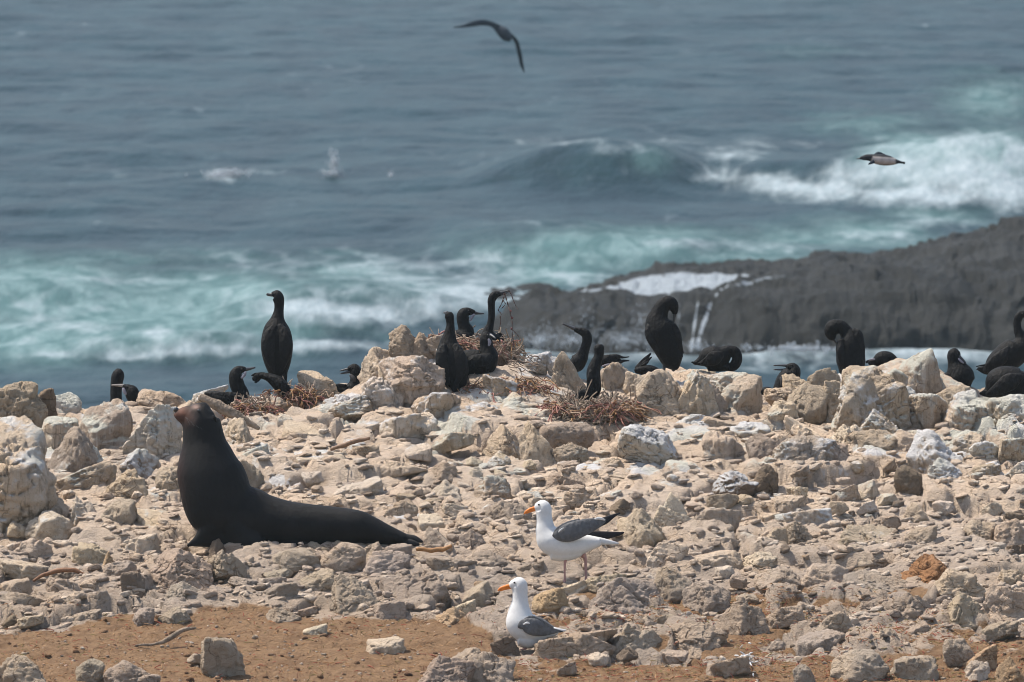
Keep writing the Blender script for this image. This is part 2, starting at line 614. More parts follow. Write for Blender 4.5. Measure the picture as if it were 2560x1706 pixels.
# ------------------------------------------------------------------ rocks
def unit_rock(seed, sub, shape, p=None):
    g = np.random.default_rng(seed)
    V, F = ico(sub)
    N, H = [], []
    if shape == 'slab':
        base = [(0, 0, 1, .34), (0, 0, -1, .34), (1, 0, 0, .95), (-1, 0, 0, .95), (0, 1, 0, .8), (0, -1, 0, .8)]
        cuts, jit, pp = 10, 0.18, 26
    elif shape == 'block':
        base = [(0, 0, 1, .68), (0, 0, -1, .7), (1, 0, 0, .8), (-1, 0, 0, .8), (0, 1, 0, .75), (0, -1, 0, .75)]
        cuts, jit, pp = 15, 0.38, 20
    elif shape == 'wedge':
        s = g.choice([-1, 1])
        base = [(s * .75, -.25, .6, .50), (-s * .60, -.55, .55, .52), (0, .6, .6, .55), (0, 0, -1, .5), (1, 0, 0, .9), (-1, 0, 0, .9)]
        cuts, jit, pp = 9, 0.20, 28
    else:  # round
        base = [(0, 0, 1, .8), (0, 0, -1, .8), (1, 0, 0, .9), (-1, 0, 0, .9)]
        cuts, jit, pp = 18, 0.3, 14
    for nx_, ny_, nz_, h in base:
        v = np.array([nx_, ny_, nz_]) + g.normal(0, jit, 3)
        N.append(v / np.linalg.norm(v))
        H.append(h * g.uniform(.88, 1.12))
    for _ in range(cuts):
        v = g.normal(0, 1, 3)
        if shape == 'slab':
            v[2] *= .35
        N.append(v / np.linalg.norm(v))
        H.append(g.uniform(.68, 1.0))
    D = np.maximum(V @ np.array(N).T, 1e-4) / np.array(H)
    r = (D ** (p or pp)).sum(1) ** (-1.0 / (p or pp))
    if g.random() < .85:
        N2, H2 = [], []
        for _ in range(10):
            v = g.normal(0, 1, 3) * np.array([1, 1, .8])
            N2.append(v / np.linalg.norm(v))
            H2.append(g.uniform(.42, .95))
        ax = g.normal(0, 1, 3)
        ax /= np.linalg.norm(ax)
        D2 = np.maximum(V @ np.array(N2).T, 1e-4) / np.array(H2)
        r2 = (D2 ** 16).sum(1) ** (-1.0 / 16)
        k = sstep(-.15, .05, V @ ax + g.uniform(-.3, .2))
        r = np.maximum(r * (1 - .22 * k), np.minimum(r2, r * 1.02))
    W = V * r[:, None]
    W -= (W.max(0) + W.min(0)) / 2
    W /= np.abs(W).max(0)
    return W, F, V


def rock_geo(seed, sub, shape, sx, sy, sz, yaw=0.0, roll=0.0):
    W, F, V = unit_rock(seed, sub, shape)
    c, s = math.cos(yaw), math.sin(yaw)
    W = np.stack([W[:, 0] * c - W[:, 1] * s, W[:, 0] * s + W[:, 1] * c, W[:, 2]], 1)
    W /= np.abs(W).max(0)
    W = W * np.array([sx, sy, sz])
    s0 = (sx * sy * sz) ** (1 / 3)
    off = np.array([seed * 3.17 % 97, seed * 7.7 % 89, seed * 1.3 % 83])
    q = W / s0
    d = 0.12 * fbm(q * 1.3 + off, 3, seed % 50) + 0.075 * fbm(q * 3.6 + off, 4, seed % 50 + 3)
    rid = np.abs(fbm(q * np.array([2.2, 2.2, 3.6]) + off + 31, 3, seed % 50 + 9))
    d -= 0.09 * sstep(0.11, 0.0, rid)
    bed = (q[:, 2] * 1.0 + q[:, 0] * 0.25 + 0.22 * fbm(q * 1.1 + off, 2, 7)) * (3.1 + seed % 3)
    d += 0.045 * (np.abs((bed % 1.0) - .5) * 2 - .5) * sstep(-.2, .3, fbm(q * 0.9 + off + 11, 2, 12))
    if sub >= 4:
        d += 0.030 * fbm(q * 11 + off, 3, seed % 50 + 5)
    W = W + V * (d * min(s0, 1.5 * min(sx, sy, sz)))[:, None]
    if roll:
        c, s = math.cos(roll), math.sin(roll)
        W = np.stack([W[:, 0] * c - W[:, 2] * s, W[:, 1], W[:, 0] * s + W[:, 2] * c], 1)
    return W, F


TONES = {'tan': (0.555, 0.452, 0.356), 'pale': (0.650, 0.552, 0.452), 'grey': (0.425, 0.350, 0.288), 'dark': (0.240, 0.190, 0.145),
         'brown': (0.330, 0.185, 0.095), 'orange': (0.500, 0.365, 0.245), 'white': (0.64, 0.59, 0.53), 'greybrown': (0.440, 0.352, 0.280)}
ROCKS = []      # (object, u, v_top, v_base, w, tone, shape, guano)
_rs = [1000]


def place_rock(u, vb, w, h, shape='block', tone='tan', guano=0.3, roll=0.0, sub=None, name=None, tofs=0.0, deep=0.75, seed=None):
    _rs[0] += 1
    seed = seed or _rs[0]
    g = np.random.default_rng(seed)
    t = hit(u, vb) + tofs
    m = t / FPX
    sx = w * m / 2
    sy = min(sx * deep, 0.45)
    H = h * m * g.uniform(1.35, 1.85) / 2
    gr = math.sin(R(6.0))
    sz = math.sqrt(max(H * H - (sy * gr) ** 2, (0.35 * H) ** 2))
    sub = sub or (6 if w > 150 else 5 if w > 60 else 4)
    W, F = rock_geo(seed, sub, shape, sx, sy, sz, g.uniform(-.5, .5), roll)
    tc = t + sy * 0.7
    # set the top of the rock at the picture row vb - h
    top = vb - h
    c = P(u, top, tc)
    a = (W + c - CAM)
    vmin = (853 - FPX * (a @ AX_U) / (a @ AX_F)).min()
    c = P(u, top + (top - vmin), tc)
    W0 = W
    W = W0 - np.array([0, 0, W0[:, 2].min()])
    c = c + np.array([0, 0, W0[:, 2].min()])
    me = mk_mesh('rock', W, F)
    cc = np.array(TONES[tone]) * g.uniform(.90, 1.10) * np.array([1, g.uniform(.985, 1.02), g.uniform(.93, 1.01)])
    set_tint(me, np.append(cc, guano))
    nm = name or ('boulder' if w >= 85 else 'stone')
    o = obj(nm, me, M['rock'], loc=c)
    ROCKS.append(dict(o=o, u=u, vb=vb, vt=top, w=w, h=h, tone=tone, shape=shape, guano=guano, c=c))
    return o


# hand placed boulders: centre column, base row, width, height (2560 px picture), shape, tone, guano, roll
BIG = [
 (50, 1092, 190, 140, 'block', 'greybrown', .25, .1), (10, 1318, 255, 285, 'block', 'tan', .55, .0), (128, 1300, 90, 80, 'wedge', 'tan', .3, .2), (112, 1060, 70, 90, 'round', 'dark', .0, 0),
 (180, 1205, 140, 140, 'block', 'grey', .4, 0), (160, 1040, 90, 60, 'block', 'white', 1.0, 0), (268, 1118, 150, 122, 'block', 'grey', .6, .1),
 (385, 1145, 155, 135, 'wedge', 'pale', .5, 0), (405, 1022, 140, 50, 'block', 'tan', .3, -.1), (525, 1000, 95, 38, 'slab', 'white', 1.0, 0),
 (205, 1230, 190, 78, 'slab', 'tan', .3, .25), (315, 1262, 130, 92, 'wedge', 'tan', .4, 0), (212, 1318, 90, 80, 'wedge', 'pale', .3, .3), (295, 1330, 95, 85, 'block', 'grey', .2, 0),
 (130, 1340, 150, 65, 'round', 'pale', .2, .1), (420, 1240, 80, 75, 'block', 'tan', .3, -.3), (400, 1330, 150, 60, 'slab', 'tan', .5, .2),
 (600, 1112, 100, 68, 'wedge', 'tan', .5, -.1), (628, 1156, 100, 48, 'slab', 'white', .8, .2), (632, 1215, 75, 66, 'block', 'grey', .2, 0), (718, 1072, 50, 38, 'block', 'pale', .6, 0),
 (795, 988, 110, 62, 'block', 'tan', .2, 0), (950, 955, 120, 88, 'wedge', 'tan', .5, .3), (1012, 895, 84, 84, 'round', 'greybrown', .2, .3), (1058, 898, 76, 68, 'round', 'greybrown', .2, .1), (1085, 880, 70, 45, 'block', 'tan', .3, 0),
 (1035, 1000, 175, 112, 'block', 'tan', .5, .1), (958, 1015, 115, 74, 'wedge', 'pale', .5, .25), (1345, 915, 70, 36, 'block', 'white', .9, 0), (1384, 925, 40, 34, 'round', 'white', 1., 0),
 (1432, 990, 112, 112, 'wedge', 'grey', .15, .2), (1548, 985, 100, 80, 'block', 'grey', .3, .2), (1600, 990, 100, 62, 'wedge', 'tan', .4, .2),
 (1655, 1042, 170, 118, 'block', 'tan', .35, .1), (1735, 1036, 140, 112, 'wedge', 'tan', .5, 0), (1810, 1000, 130, 72, 'block', 'tan', .5, .1), (1770, 1030, 100, 76, 'wedge', 'grey', .1, 0), (1845, 1025, 130, 90, 'block', 'tan', .5, -.1), (1862, 1020, 88, 42, 'slab', 'pale', .4, .25),
 (1995, 1004, 105, 70, 'wedge', 'tan', .3, .35), (1948, 1004, 74, 36, 'block', 'tan', .3, .2), (2022, 1050, 130, 94, 'wedge', 'grey', .25, .1), (2062, 975, 100, 56, 'block', 'greybrown', .2, .1), (2165, 1085, 215, 172, 'block', 'tan', .6, .15),
 (2310, 995, 140, 124, 'block', 'greybrown', .55, .1), (2232, 1055, 135, 90, 'block', 'grey', .85, 0), (2312, 1065, 120, 82, 'block', 'tan', .6, 0), (2425, 1085, 160, 112, 'block', 'tan', .8, 0),
 (2525, 1090, 150, 105, 'block', 'tan', .9, 0), (2035, 1112, 165, 74, 'slab', 'pale', .3, -.08), (1918, 1156, 105, 74, 'round', 'grey', .2, .3), (2010, 1170, 170, 84, 'block', 'grey', .5, 0),
 (2088, 1160, 90, 62, 'block', 'grey', .3, 0), (2200, 1100, 160, 78, 'wedge', 'tan', .6, -.1), (2190, 1130, 150, 58, 'block', 'grey', .3, .15), (2340, 1160, 150, 88, 'block', 'tan', .8, .1),
 (2362, 1196, 90, 52, 'block', 'white', 1.0, 0), (2460, 1150, 80, 48, 'block', 'white', .9, 0), (1918, 1228, 82, 68, 'round', 'dark', 0, -.2), (2272, 1220, 76, 58, 'round', 'dark', 0, 0),
 (2172, 1230, 60, 32, 'wedge', 'pale', .4, 0), (1800, 1150, 120, 70, 'block', 'tan', .4, .1), (1880, 1105, 120, 52, 'slab', 'tan', .8, .25), (1625, 1152, 175, 92, 'block', 'white', .95, -.25),
 (1340, 1146, 100, 96, 'wedge', 'tan', .2, .3), (1412, 1118, 145, 64, 'block', 'greybrown', .25, -.1), (1262, 1122, 130, 62, 'wedge', 'tan', .3, .15), (1430, 1152, 95, 46, 'block', 'grey', .3, 0),
 (1410, 1216, 115, 30, 'slab', 'greybrown', .1, -.05), (1580, 1205, 160, 38, 'slab', 'tan', .5, -.06), (1130, 1120, 120, 40, 'slab', 'tan', .4, .15), (1020, 1080, 150, 50, 'slab', 'pale', .6, .15), (870, 1040, 160, 52, 'slab', 'tan', .5, .15),
 (760, 1095, 120, 45, 'slab', 'tan', .4, .2), (800, 1170, 140, 46, 'slab', 'pale', .6, .12), (1010, 1190, 150, 42, 'slab', 'tan', .2, .08), (900, 1230, 130, 40, 'slab', 'pale', .3, .05), (1110, 1245, 130, 46, 'wedge', 'pale', .2, .2),
 (1100, 1382, 115, 66, 'wedge', 'grey', .05, .2), (1185, 1388, 85, 66, 'wedge', 'grey', .05, 0), (1225, 1336, 50, 38, 'wedge', 'dark', 0, 0),
 (865, 1533, 165, 100, 'wedge', 'grey', .0, .45), (1045, 1505, 200, 84, 'wedge', 'grey', .0, -.1), (962, 1545, 110, 42, 'slab', 'grey', .0, .1), (1140, 1560, 110, 44, 'wedge', 'orange', .0, -.1),
 (462, 1512, 110, 60, 'wedge', 'grey', 0, 0), (570, 1515, 115, 52, 'slab', 'grey', 0, -.05), (338, 1493, 75, 66, 'round', 'dark', 0, 0), (362, 1558, 62, 40, 'block', 'grey', 0, 0), (435, 1558, 95, 42, 'block', 'grey', 0, .1),
 (450, 1462, 190, 92, 'wedge', 'greybrown', .1, .10), (560, 1450, 130, 76, 'wedge', 'grey', .1, .05), (55, 1730, 140, 95, 'round', 'grey', 0, .2), (226, 1692, 75, 46, 'block', 'grey', 0, .1), (335, 1725, 150, 75, 'block', 'grey', 0, .1), (558, 1684, 110, 92, 'block', 'grey', 0, .2),
 (1110, 1722, 170, 84, 'wedge', 'greybrown', 0, .2), (1215, 1706, 150, 78, 'wedge', 'grey', 0, .1), (1160, 1668, 120, 50, 'slab', 'greybrown', 0, .25), (1440, 1628, 210, 56, 'slab', 'greybrown', 0, .1), (1570, 1620, 180, 62, 'wedge', 'grey', 0, .05), (1720, 1618, 200, 70, 'wedge', 'greybrown', 0, .05), (1570, 1538, 200, 96, 'wedge', 'grey', 0, .15), (1690, 1505, 130, 90, 'wedge', 'grey', 0, .1),
 (1765, 1520, 130, 66, 'wedge', 'grey', 0, .2), (1850, 1580, 150, 90, 'wedge', 'greybrown', 0, .1), (2270, 1552, 135, 72, 'wedge', 'grey', 0, 0), (2195, 1490, 210, 66, 'slab', 'grey', 0, -.15), (2400, 1562, 170, 84, 'wedge', 'tan', .05, .1), (2505, 1560, 150, 100, 'block', 'tan', .05, .05), (2400, 1500, 160, 80, 'block', 'tan', .05, .1),
 (2148, 1696, 150, 74, 'round', 'grey', 0, 0), (2285, 1690, 130, 52, 'slab', 'grey', 0, .22), (2392, 1660, 82, 66, 'block', 'grey', 0, .4), (2455, 1668, 95, 58, 'slab', 'orange', 0, .3), (2012, 1706, 62, 46, 'block', 'grey', 0, 0), (2446, 1694, 70, 44, 'wedge', 'pale', 0, .3), (2535, 1720, 90, 80, 'wedge', 'orange', 0, .2),
 (2315, 1460, 170, 76, 'wedge', 'brown', 0, .1), (1378, 1535, 105, 66, 'block', 'orange', 0, 0), (1385, 1640, 110, 48, 'slab', 'greybrown', 0, .12), (1265, 1632, 75, 42, 'block', 'dark', 0, .1),
 (1930, 1380, 125, 64, 'wedge', 'tan', .2, .1), (1995, 1372, 90, 70, 'block', 'grey', .1, 0), (2180, 1372, 190, 62, 'slab', 'grey', .3, -.06), (2300, 1378, 85, 66, 'block', 'greybrown', .1, 0), (2445, 1355, 105, 56, 'wedge', 'tan', .1, .1), (2530, 1362, 100, 66, 'round', 'tan', .1, .1), (2150, 1408, 130, 48, 'wedge', 'tan', .1, 0),
 (1600, 1365, 130, 95, 'wedge', 'tan', .1, .2), (1660, 1420, 130, 66, 'wedge', 'pale', .2, .1), (1510, 1478, 130, 44, 'slab', 'tan', .05, .1), (1425, 1478, 110, 26, 'slab', 'pale', .05, .1), (1780, 1330, 150, 60, 'slab', 'tan', .2, .2), (2010, 1320, 150, 50, 'slab', 'tan', .8, -.05), (1680, 1290, 110, 60, 'wedge', 'pale', .3, 0),
 (740, 1430, 130, 62, 'round', 'grey', .1, .1), (850, 1425, 140, 70, 'block', 'grey', .05, .1), (960, 1440, 150, 66, 'wedge', 'grey', .05, .2), (700, 1510, 100, 55, 'block', 'grey', .0, .1), (790, 1470, 110, 50, 'block', 'grey', .1, 0), (1130, 1440, 130, 50, 'slab', 'grey', .05, .1), (1225, 1430, 110, 55, 'round', 'grey', .1, 0), (1180, 1500, 120, 50, 'slab', 'grey', .0, .3),
 (580, 1385, 120, 45, 'block', 'grey', .1, .1), (635, 1400, 50, 42, 'wedge', 'greybrown', 0, 0), (720, 1400, 95, 42, 'round', 'grey', .1, 0), (800, 1388, 60, 34, 'block', 'grey', 0, 0), (845, 1385, 70, 34, 'wedge', 'grey', 0, 0), (930, 1398, 85, 44, 'wedge', 'grey', .05, 0), (1000, 1392, 80, 34, 'slab', 'grey', .05, .05), (540, 1390, 46, 44, 'wedge', 'dark', 0, 0),
 (60, 1450, 130, 55, 'slab', 'tan', .1, .05), (80, 1390, 110, 45, 'block', 'tan', .1, 0), (230, 1400, 120, 45, 'slab', 'tan', .1, .1), (300, 1450, 90, 50, 'block', 'grey', .1, 0), (165, 1490, 130, 46, 'slab', 'grey', .05, .08), (240, 1525, 110, 50, 'wedge', 'grey', 0, 0), (60, 1520, 130, 42, 'slab', 'grey', 0, .05), (268, 1420, 32, 42, 'wedge', 'orange', 0, 0),
 (1950, 1470, 130, 55, 'wedge', 'grey', 0, .1), (2060, 1470, 130, 62, 'round', 'tan', .05, .05), (1800, 1420, 130, 46, 'slab', 'tan', .05, .15), (1960, 1560, 110, 48, 'slab', 'greybrown', 0, 0), (2090, 1590, 110, 62, 'block', 'grey', 0, .1), (2050, 1620, 120, 48, 'slab', 'grey', 0, -.1), (1820, 1690, 110, 50, 'slab', 'greybrown', 0, 0), (2200, 1620, 100, 50, 'wedge', 'grey', 0, .2),
]
for (u, vb, w, h, shp, tone, gu, roll) in BIG:
    place_rock(u, vb, w, h, shp, tone, gu, roll)

# more of the broken outcrop along the ridge
for (u, vb, w, h) in [(690, 1030, 120, 48), (850, 1022, 90, 38), (1000, 965, 110, 70), (1090, 1040, 130, 60), (1180, 1060, 150, 56), (1290, 1040, 120, 60), (1120, 930, 90, 60), (1260, 985, 100, 50), (1520, 1060, 120, 50), (1730, 1085, 140, 50),
                      (1960, 1060, 90, 60), (2090, 1040, 110, 90), (2250, 990, 120, 70), (2380, 1020, 110, 60), (2470, 1010, 110, 44), (2555, 1020, 90, 50), (2120, 1120, 120, 60), (2270, 1130, 120, 56), (2420, 1130, 130, 56), (2540, 1150, 110, 56), (340, 1190, 120, 70), (470, 1060, 120, 60), (150, 1110, 100, 70), (230, 1170, 110, 60), (1800, 1085, 130, 46), (1350, 1060, 90, 40)]:
    place_rock(u, vb, w, h, random.choice(['block', 'wedge', 'wedge', 'block', 'slab']), random.choice(['tan', 'tan', 'pale', 'greybrown']), random.uniform(.3, .85), random.uniform(-.1, .3))

# smaller stones, each one its own object, scattered where the photo is rubble
KEEP = [(r['u'], (r['vt'] + r['vb']) / 2, r['w'], r['h']) for r in ROCKS]
CLEAR = [(1250, 1440, 110, 180), ]


def sea_lion_front(u, v):
    return 430 < u < 1060 and 1000 < v < 1388 and v > np.interp(u, [430, 470, 560, 640, 900, 1060], [1000, 1000, 1100, 1230, 1280, 1360])


N_SMALL = 298 - len(ROCKS)
cnt = 0
tries = 0
while cnt < N_SMALL and tries < 60000:
    tries += 1
    u = random.uniform(5, 2555)
    v = random.uniform(1120, 1690)
    q = hit(u, v)
    pw = P(u, v, q)
    sm = soil_mask(np.array([pw[0]]), np.array([pw[1]]))[0]
    if random.random() < sm * 0.96:
        continue
    if sea_lion_front(u, v) or (1235 < u < 1420 and 1540 < v < 1625) or (1330 < u < 1560 and 1280 < v < 1478) or (1235 < u < 1430 and 1440 < v < 1650):
        continue
    w = random.uniform(48, 125) * (1 if v > 1230 else 0.8)
    h = w * random.uniform(.28, .54)
    if any(abs(u - a) < (w + c) * 0.40 and abs(v - h / 2 - b) < (h + d) * 0.40 for a, b, c, d in KEEP):
        continue
    shp = random.choice(['wedge', 'slab', 'slab', 'block', 'wedge', 'slab'])
    tone = random.choices(['tan', 'pale', 'grey', 'greybrown', 'dark'], [4, 2.4, 1 + 6 * (v > 1380), 2, .5])[0]
    place_rock(u, v, w, h, shp, tone, random.choice([0, .1, .3]) if v > 1260 else random.uniform(.1, .7), random.uniform(-.1, .35))
    KEEP.append((u, v - h / 2, w, h))
    cnt += 1

# the uncountable rubble between them, one object
buf = Buf()
nrub = 0
for k in range(11000):
    u = random.uniform(-150, 2710)
    v = random.uniform(1010, 1725)
    t = hit(u, v)
    pw = P(u, v, t)
    sm = soil_mask(np.array([pw[0]]), np.array([pw[1]]))[0]
    dens = np.interp(v, [1010, 1120, 1250, 1400, 1725], [.05, .10, .38, .62, .62])
    dens *= (1 - .55 * sm)
    if random.random() > dens:
        continue
    w = 7 + 30 * random.random() ** 2.2
    if sm > 0.5:
        w = 3 + 9 * random.random() ** 2
    m = t / FPX
    sx = w * m / 2
    sy, sz = sx * random.uniform(.6, 1.0), sx * random.uniform(.4, .75)
    W, F = rock_geo(5000 + k, 2 if w < 16 else 3, random.choice(['wedge', 'block', 'slab', 'round']), sx, sy, sz, random.uniform(0, 3), random.uniform(-.3, .3))
    zz = zg(pw[0], pw[1])
    W = W + np.array([pw[0], pw[1], zz + sz * 0.35])
    tn = random.choices(['tan', 'pale', 'grey', 'greybrown', 'dark', 'orange'], [4, 2, 1 + 6 * (v > 1380), 2, .6, .3 * (v > 1380)])[0]
    cc = np.array(TONES[tn]) * random.uniform(.85, 1.12)
    buf.add(W, F, tuple(cc) + (0.1 if v > 1300 else .4,))
    nrub += 1
for k in range(5200):          # thin broken slabs bedded flush in the slope
    u, v = random.uniform(-150, 2710), random.uniform(1000, 1560)
    t = hit(u, v)
    pw = P(u, v, t)
    if soil_mask(np.array([pw[0]]), np.array([pw[1]]))[0] > .4 or random.random() > np.interp(v, [1000, 1100, 1300, 1560], [.35, .6, .8, .6]):
        continue
    w = random.uniform(16, 46)
    sx = w * t / FPX / 2
    sz = sx * random.uniform(.22, .5)
    W, F = rock_geo(60000 + k, 3, random.choice(['slab', 'slab', 'wedge', 'block']), sx, sx * random.uniform(.6, .95), sz, random.uniform(0, 3), random.uniform(-.12, .32))
    W = W + np.array([pw[0], pw[1], zg(pw[0], pw[1]) + sz * random.uniform(-.35, .25)])
    tn = random.choices(['tan', 'pale', 'grey', 'greybrown'], [4, 3, 1 + 4 * (v > 1380), 1.5])[0]
    buf.add(W, F, tuple(np.array(TONES[tn]) * random.uniform(.88, 1.08)) + (0.1 if v > 1300 else .35,))
for k in range(1800):          # grit and clods on the bare soil
    u, v = random.uniform(-60, 2620), random.uniform(1490, 1720)
    t = hit(u, v)
    pw = P(u, v, t)
    if soil_mask(np.array([pw[0]]), np.array([pw[1]]))[0] < .5:
        continue
    sx = (2.2 + 20 * random.random() ** 6) * t / FPX / 2
    W, F = rock_geo(30000 + k, 2, random.choice(['block', 'wedge', 'round']), sx, sx * .8, sx * random.uniform(.4, .8), random.uniform(0, 3), 0)
    W = W + np.array([pw[0], pw[1], zg(pw[0], pw[1]) + sx * .2])
    cc = np.array(random.choice([(.30, .20, .13), (.19, .11, .065), (.42, .34, .26), (.24, .15, .09), (.12, .07, .045)])) * random.uniform(.8, 1.15)
    buf.add(W, F, tuple(cc) + (0.0,))
rub = obj('rubble', buf.mesh('rubble', True, True), M['rock'])
tag(rub, 'small loose tan rubble lying between the stones and boulders', kind='stuff')
print('rocks', len(ROCKS), 'rubble', nrub)

# ------------------------------------------------------------------ the sea
def ell(u, v, lst):
    o = np.zeros_like(u)
    for (a, b, ra, rb, s) in lst:
        d = ((u - a) / ra) ** 2 + ((v - b) / rb) ** 2
        o = np.maximum(o, s * np.exp(-d * 0.9))
    return o


FOAM = [(700, 655, 260, 30, .34), (1000, 660, 260, 40, .42), (1200, 690, 140, 60, .50), (900, 735, 300, 30, .5), (250, 700, 240, 22, .34), (80, 760, 160, 50, .42), (350, 860, 300, 30, .45), (620, 770, 120, 60, .36), (200, 820, 160, 18, .5), (500, 840, 160, 14, .5), (555, 437, 42, 18, .85), (590, 428, 50, 10, .5), (835, 430, 40, 12, .40), (690, 432, 60, 9, .30), (975, 437, 20, 10, .35),
        (1400, 355, 130, 13, .50), (1560, 372, 80, 18, .42), (1680, 352, 90, 14, .42), (1820, 385, 100, 24, .50), (1900, 360, 70, 20, .45), (2010, 362, 90, 12, .4),
        (1820, 440, 85, 26, .62), (1920, 465, 110, 30, .72), (2050, 478, 130, 28, .88), (2150, 440, 120, 44, .72), (2260, 420, 120, 60, .85), (2400, 445, 140, 66, .95), (2330, 490, 200, 32, 1.0), (2520, 480, 140, 50, .95), (2450, 360, 150, 30, .70), (2560, 400, 100, 60, .8),
        (760, 775, 120, 32, .95), (900, 790, 190, 34, .92), (1060, 770, 170, 40, .75), (1180, 740, 160, 38, .62), (820, 868, 130, 16, .95), (1000, 862, 60, 10, .6),
        (330, 893, 120, 14, .85), (450, 880, 110, 16, .95), (560, 880, 110, 11, .75), (130, 888, 90, 10, .55), (400, 838, 60, 20, .70), (60, 765, 70, 28, .55), (100, 800, 110, 18, .45), (250, 775, 90, 12, .40), (500, 700, 120, 12, .30), (60, 855, 80, 20, .45),
        (1000, 700, 240, 40, .42), (950, 740, 160, 20, .5), (700, 690, 120, 18, .35), (1380, 750, 160, 22, .85), (1560, 735, 200, 26, .70), (1420, 700, 160, 26, .45), (1750, 610, 150, 14, .45), (1950, 625, 200, 16, .42), (2200, 590, 160, 18, .42), (2350, 560, 140, 22, .4), (2440, 500, 120, 10, .5),
        (1380, 880, 150, 24, .85), (1650, 885, 220, 26, .80), (1900, 880, 180, 26, .85), (2050, 868, 150, 22, .85), (2350, 890, 220, 26, .85), (2050, 900, 500, 30, .55),
        (240, 556, 9, 6, .4), (120, 490, 60, 8, .22), (340, 440, 200, 9, .22), (1300, 560, 120, 9, .25), (1150, 540, 100, 8, .2)]
TEAL = [(300, 780, 620, 110, .72), (850, 720, 420, 70, .5), (1450, 640, 330, 70, .6), (2050, 600, 420, 40, .5), (150, 760, 350, 80, .85), (60, 720, 200, 40, .8), (120, 700, 240, 60, .75), (60, 850, 260, 60, .85), (350, 800, 320, 90, .85), (560, 730, 260, 60, .7), (700, 820, 200, 50, .55), (880, 690, 200, 46, .55), (1000, 720, 180, 40, .4),
        (1500, 620, 230, 50, .80), (1380, 680, 180, 46, .75), (1650, 590, 180, 30, .6), (1900, 640, 260, 40, .55), (2150, 580, 180, 44, .6), (2300, 400, 160, 70, .85), (2480, 400, 140, 70, 1.), (2200, 310, 200, 40, .35), (2480, 250, 140, 70, .5), (2030, 130, 160, 30, .2), (1620, 400, 70, 40, .35), (2350, 540, 160, 30, .5), (400, 650, 500, 30, .35), (900, 640, 300, 25, .3)]

xs_in = np.arange(-27, 27.01, 0.22)
_g = np.cumsum(np.geomspace(0.3, 900, 42))
sx_ = np.concatenate([-27 - _g[::-1], xs_in, 27 + _g])
_yg = np.cumsum(np.geomspace(0.6, 700, 55))
sy_ = np.concatenate([np.arange(56, 140, 2.5), np.arange(140, 420, 0.33), 420 + _yg])
SX, SY = np.meshgrid(sx_, sy_)
x, y = SX.ravel(), SY.ravel()
p2 = np.stack([x, y, 0 * x], 1)
fade = sstep(900, 350, y) * sstep(120, 40, np.abs(x))
w1 = fbm(p2 * 0.05, 3, 201) * 3.0
z = 0.025 * np.sin((y + 0.25 * x + w1 * 2.0) * 2 * np.pi / 11.0) + 0.02 * np.sin((y - 0.35 * x + w1 * 1.5) * 2 * np.pi / 6.3 + 1.3)
z += 0.17 * fbm(p2 * np.array([0.30, 0.34, 1]), 5, 203) + 0.03 * fbm(p2 * np.array([0.7, 1.4, 1]), 3, 205)
u0 = 1280 + FPX * x / y


def swell(yc, H, front, rear):
    """a wave crest: steep towards the shore, long behind"""
    d = y - yc
    return H * np.where(d < 0, np.exp(-(d / front) ** 2), np.exp(-(d / rear) ** 2))


def sealev(v):
    return 14.0 / math.tan(PITCH + (v - 853) / FPX)


# the dark swell that rises in the middle and breaks on the right
uu = [900, 1150, 1350, 1500, 1650, 1780, 1900, 2050, 2200, 2400, 2560, 3200]
yb = np.interp(u0, uu, [sealev(s) for s in [470, 470, 478, 482, 480, 470, 490, 505, 515, 520, 520, 520]]) + 1.2 * fbm(np.stack([x * 0.35, 0 * x, 0 * x], 1), 4, 211)
Hh = np.interp(u0, uu, [0, .10, .72, .95, .82, .42, .55, .70, .95, 1.30, 1.35, 1.2])
z += swell(yb + 3.2, Hh, 2.6, 8.0)
# lower breakers nearer in
for vline, pts_u, pts_h, fr in ((895, [-300, 120, 300, 450, 640, 760, 900], [.1, .15, .3, .34, .2, .1, 0], 1.1), (876, [560, 680, 800, 940, 1010], [0, .3, .38, .25, 0], 1.1),
                                (812, [500, 640, 760, 900, 1100, 1250], [0, .45, .55, .5, .35, .2], 1.8), (770, [-200, 0, 100, 220, 300], [.3, .35, .35, .2, 0], 1.5), (655, [1000, 1250, 1450, 1700, 1900], [0, .35, .45, .3, 0], 2.5)):
    yl = sealev(vline) + 0.9 * fbm(np.stack([x * 0.5, 0 * x + vline, 0 * x], 1), 4, 221)
    z += swell(yl + fr, np.interp(u0, pts_u, pts_h), fr * 0.9, fr * 3.2)
z *= fade
pos_ = np.stack([x, y, z], 1) - CAM
tt = pos_ @ AX_F
u = 1280 + FPX * (pos_ @ AX_R) / tt
v = 853 - FPX * (pos_ @ AX_U) / tt
foam = ell(u, v, FOAM)
teal = ell(u, v, TEAL)
# the same kind of scattered foam carries on beyond the edges of the view
side = sstep(30, 14, 0 * x + np.abs(u - 1280) / 100.0)
far = np.clip(fbm(p2 * np.array([0.08, 0.05, 1]), 4, 231) * 1.6, 0, .8)
foam = foam * side + (1 - side) * far * fade * 0.6
teal = teal * side + (1 - side) * far * fade
lump = fbm(np.stack([x * 0.9, y * 0.30, 0 * x], 1), 3, 241)
z += foam * (0.10 * lump + 0.05) * fade
ny_, nx_ = SX.shape
idx = np.arange(nx_ * ny_).reshape(ny_, nx_)
Fq = np.stack([idx[:-1, :-1].ravel(), idx[:-1, 1:].ravel(), idx[1:, 1:].ravel(), idx[1:, :-1].ravel()], 1)
sme = mk_mesh('sea', np.stack([x, y, z], 1), Fq)
set_float(sme, 'foam', foam)
set_float(sme, 'teal', teal)


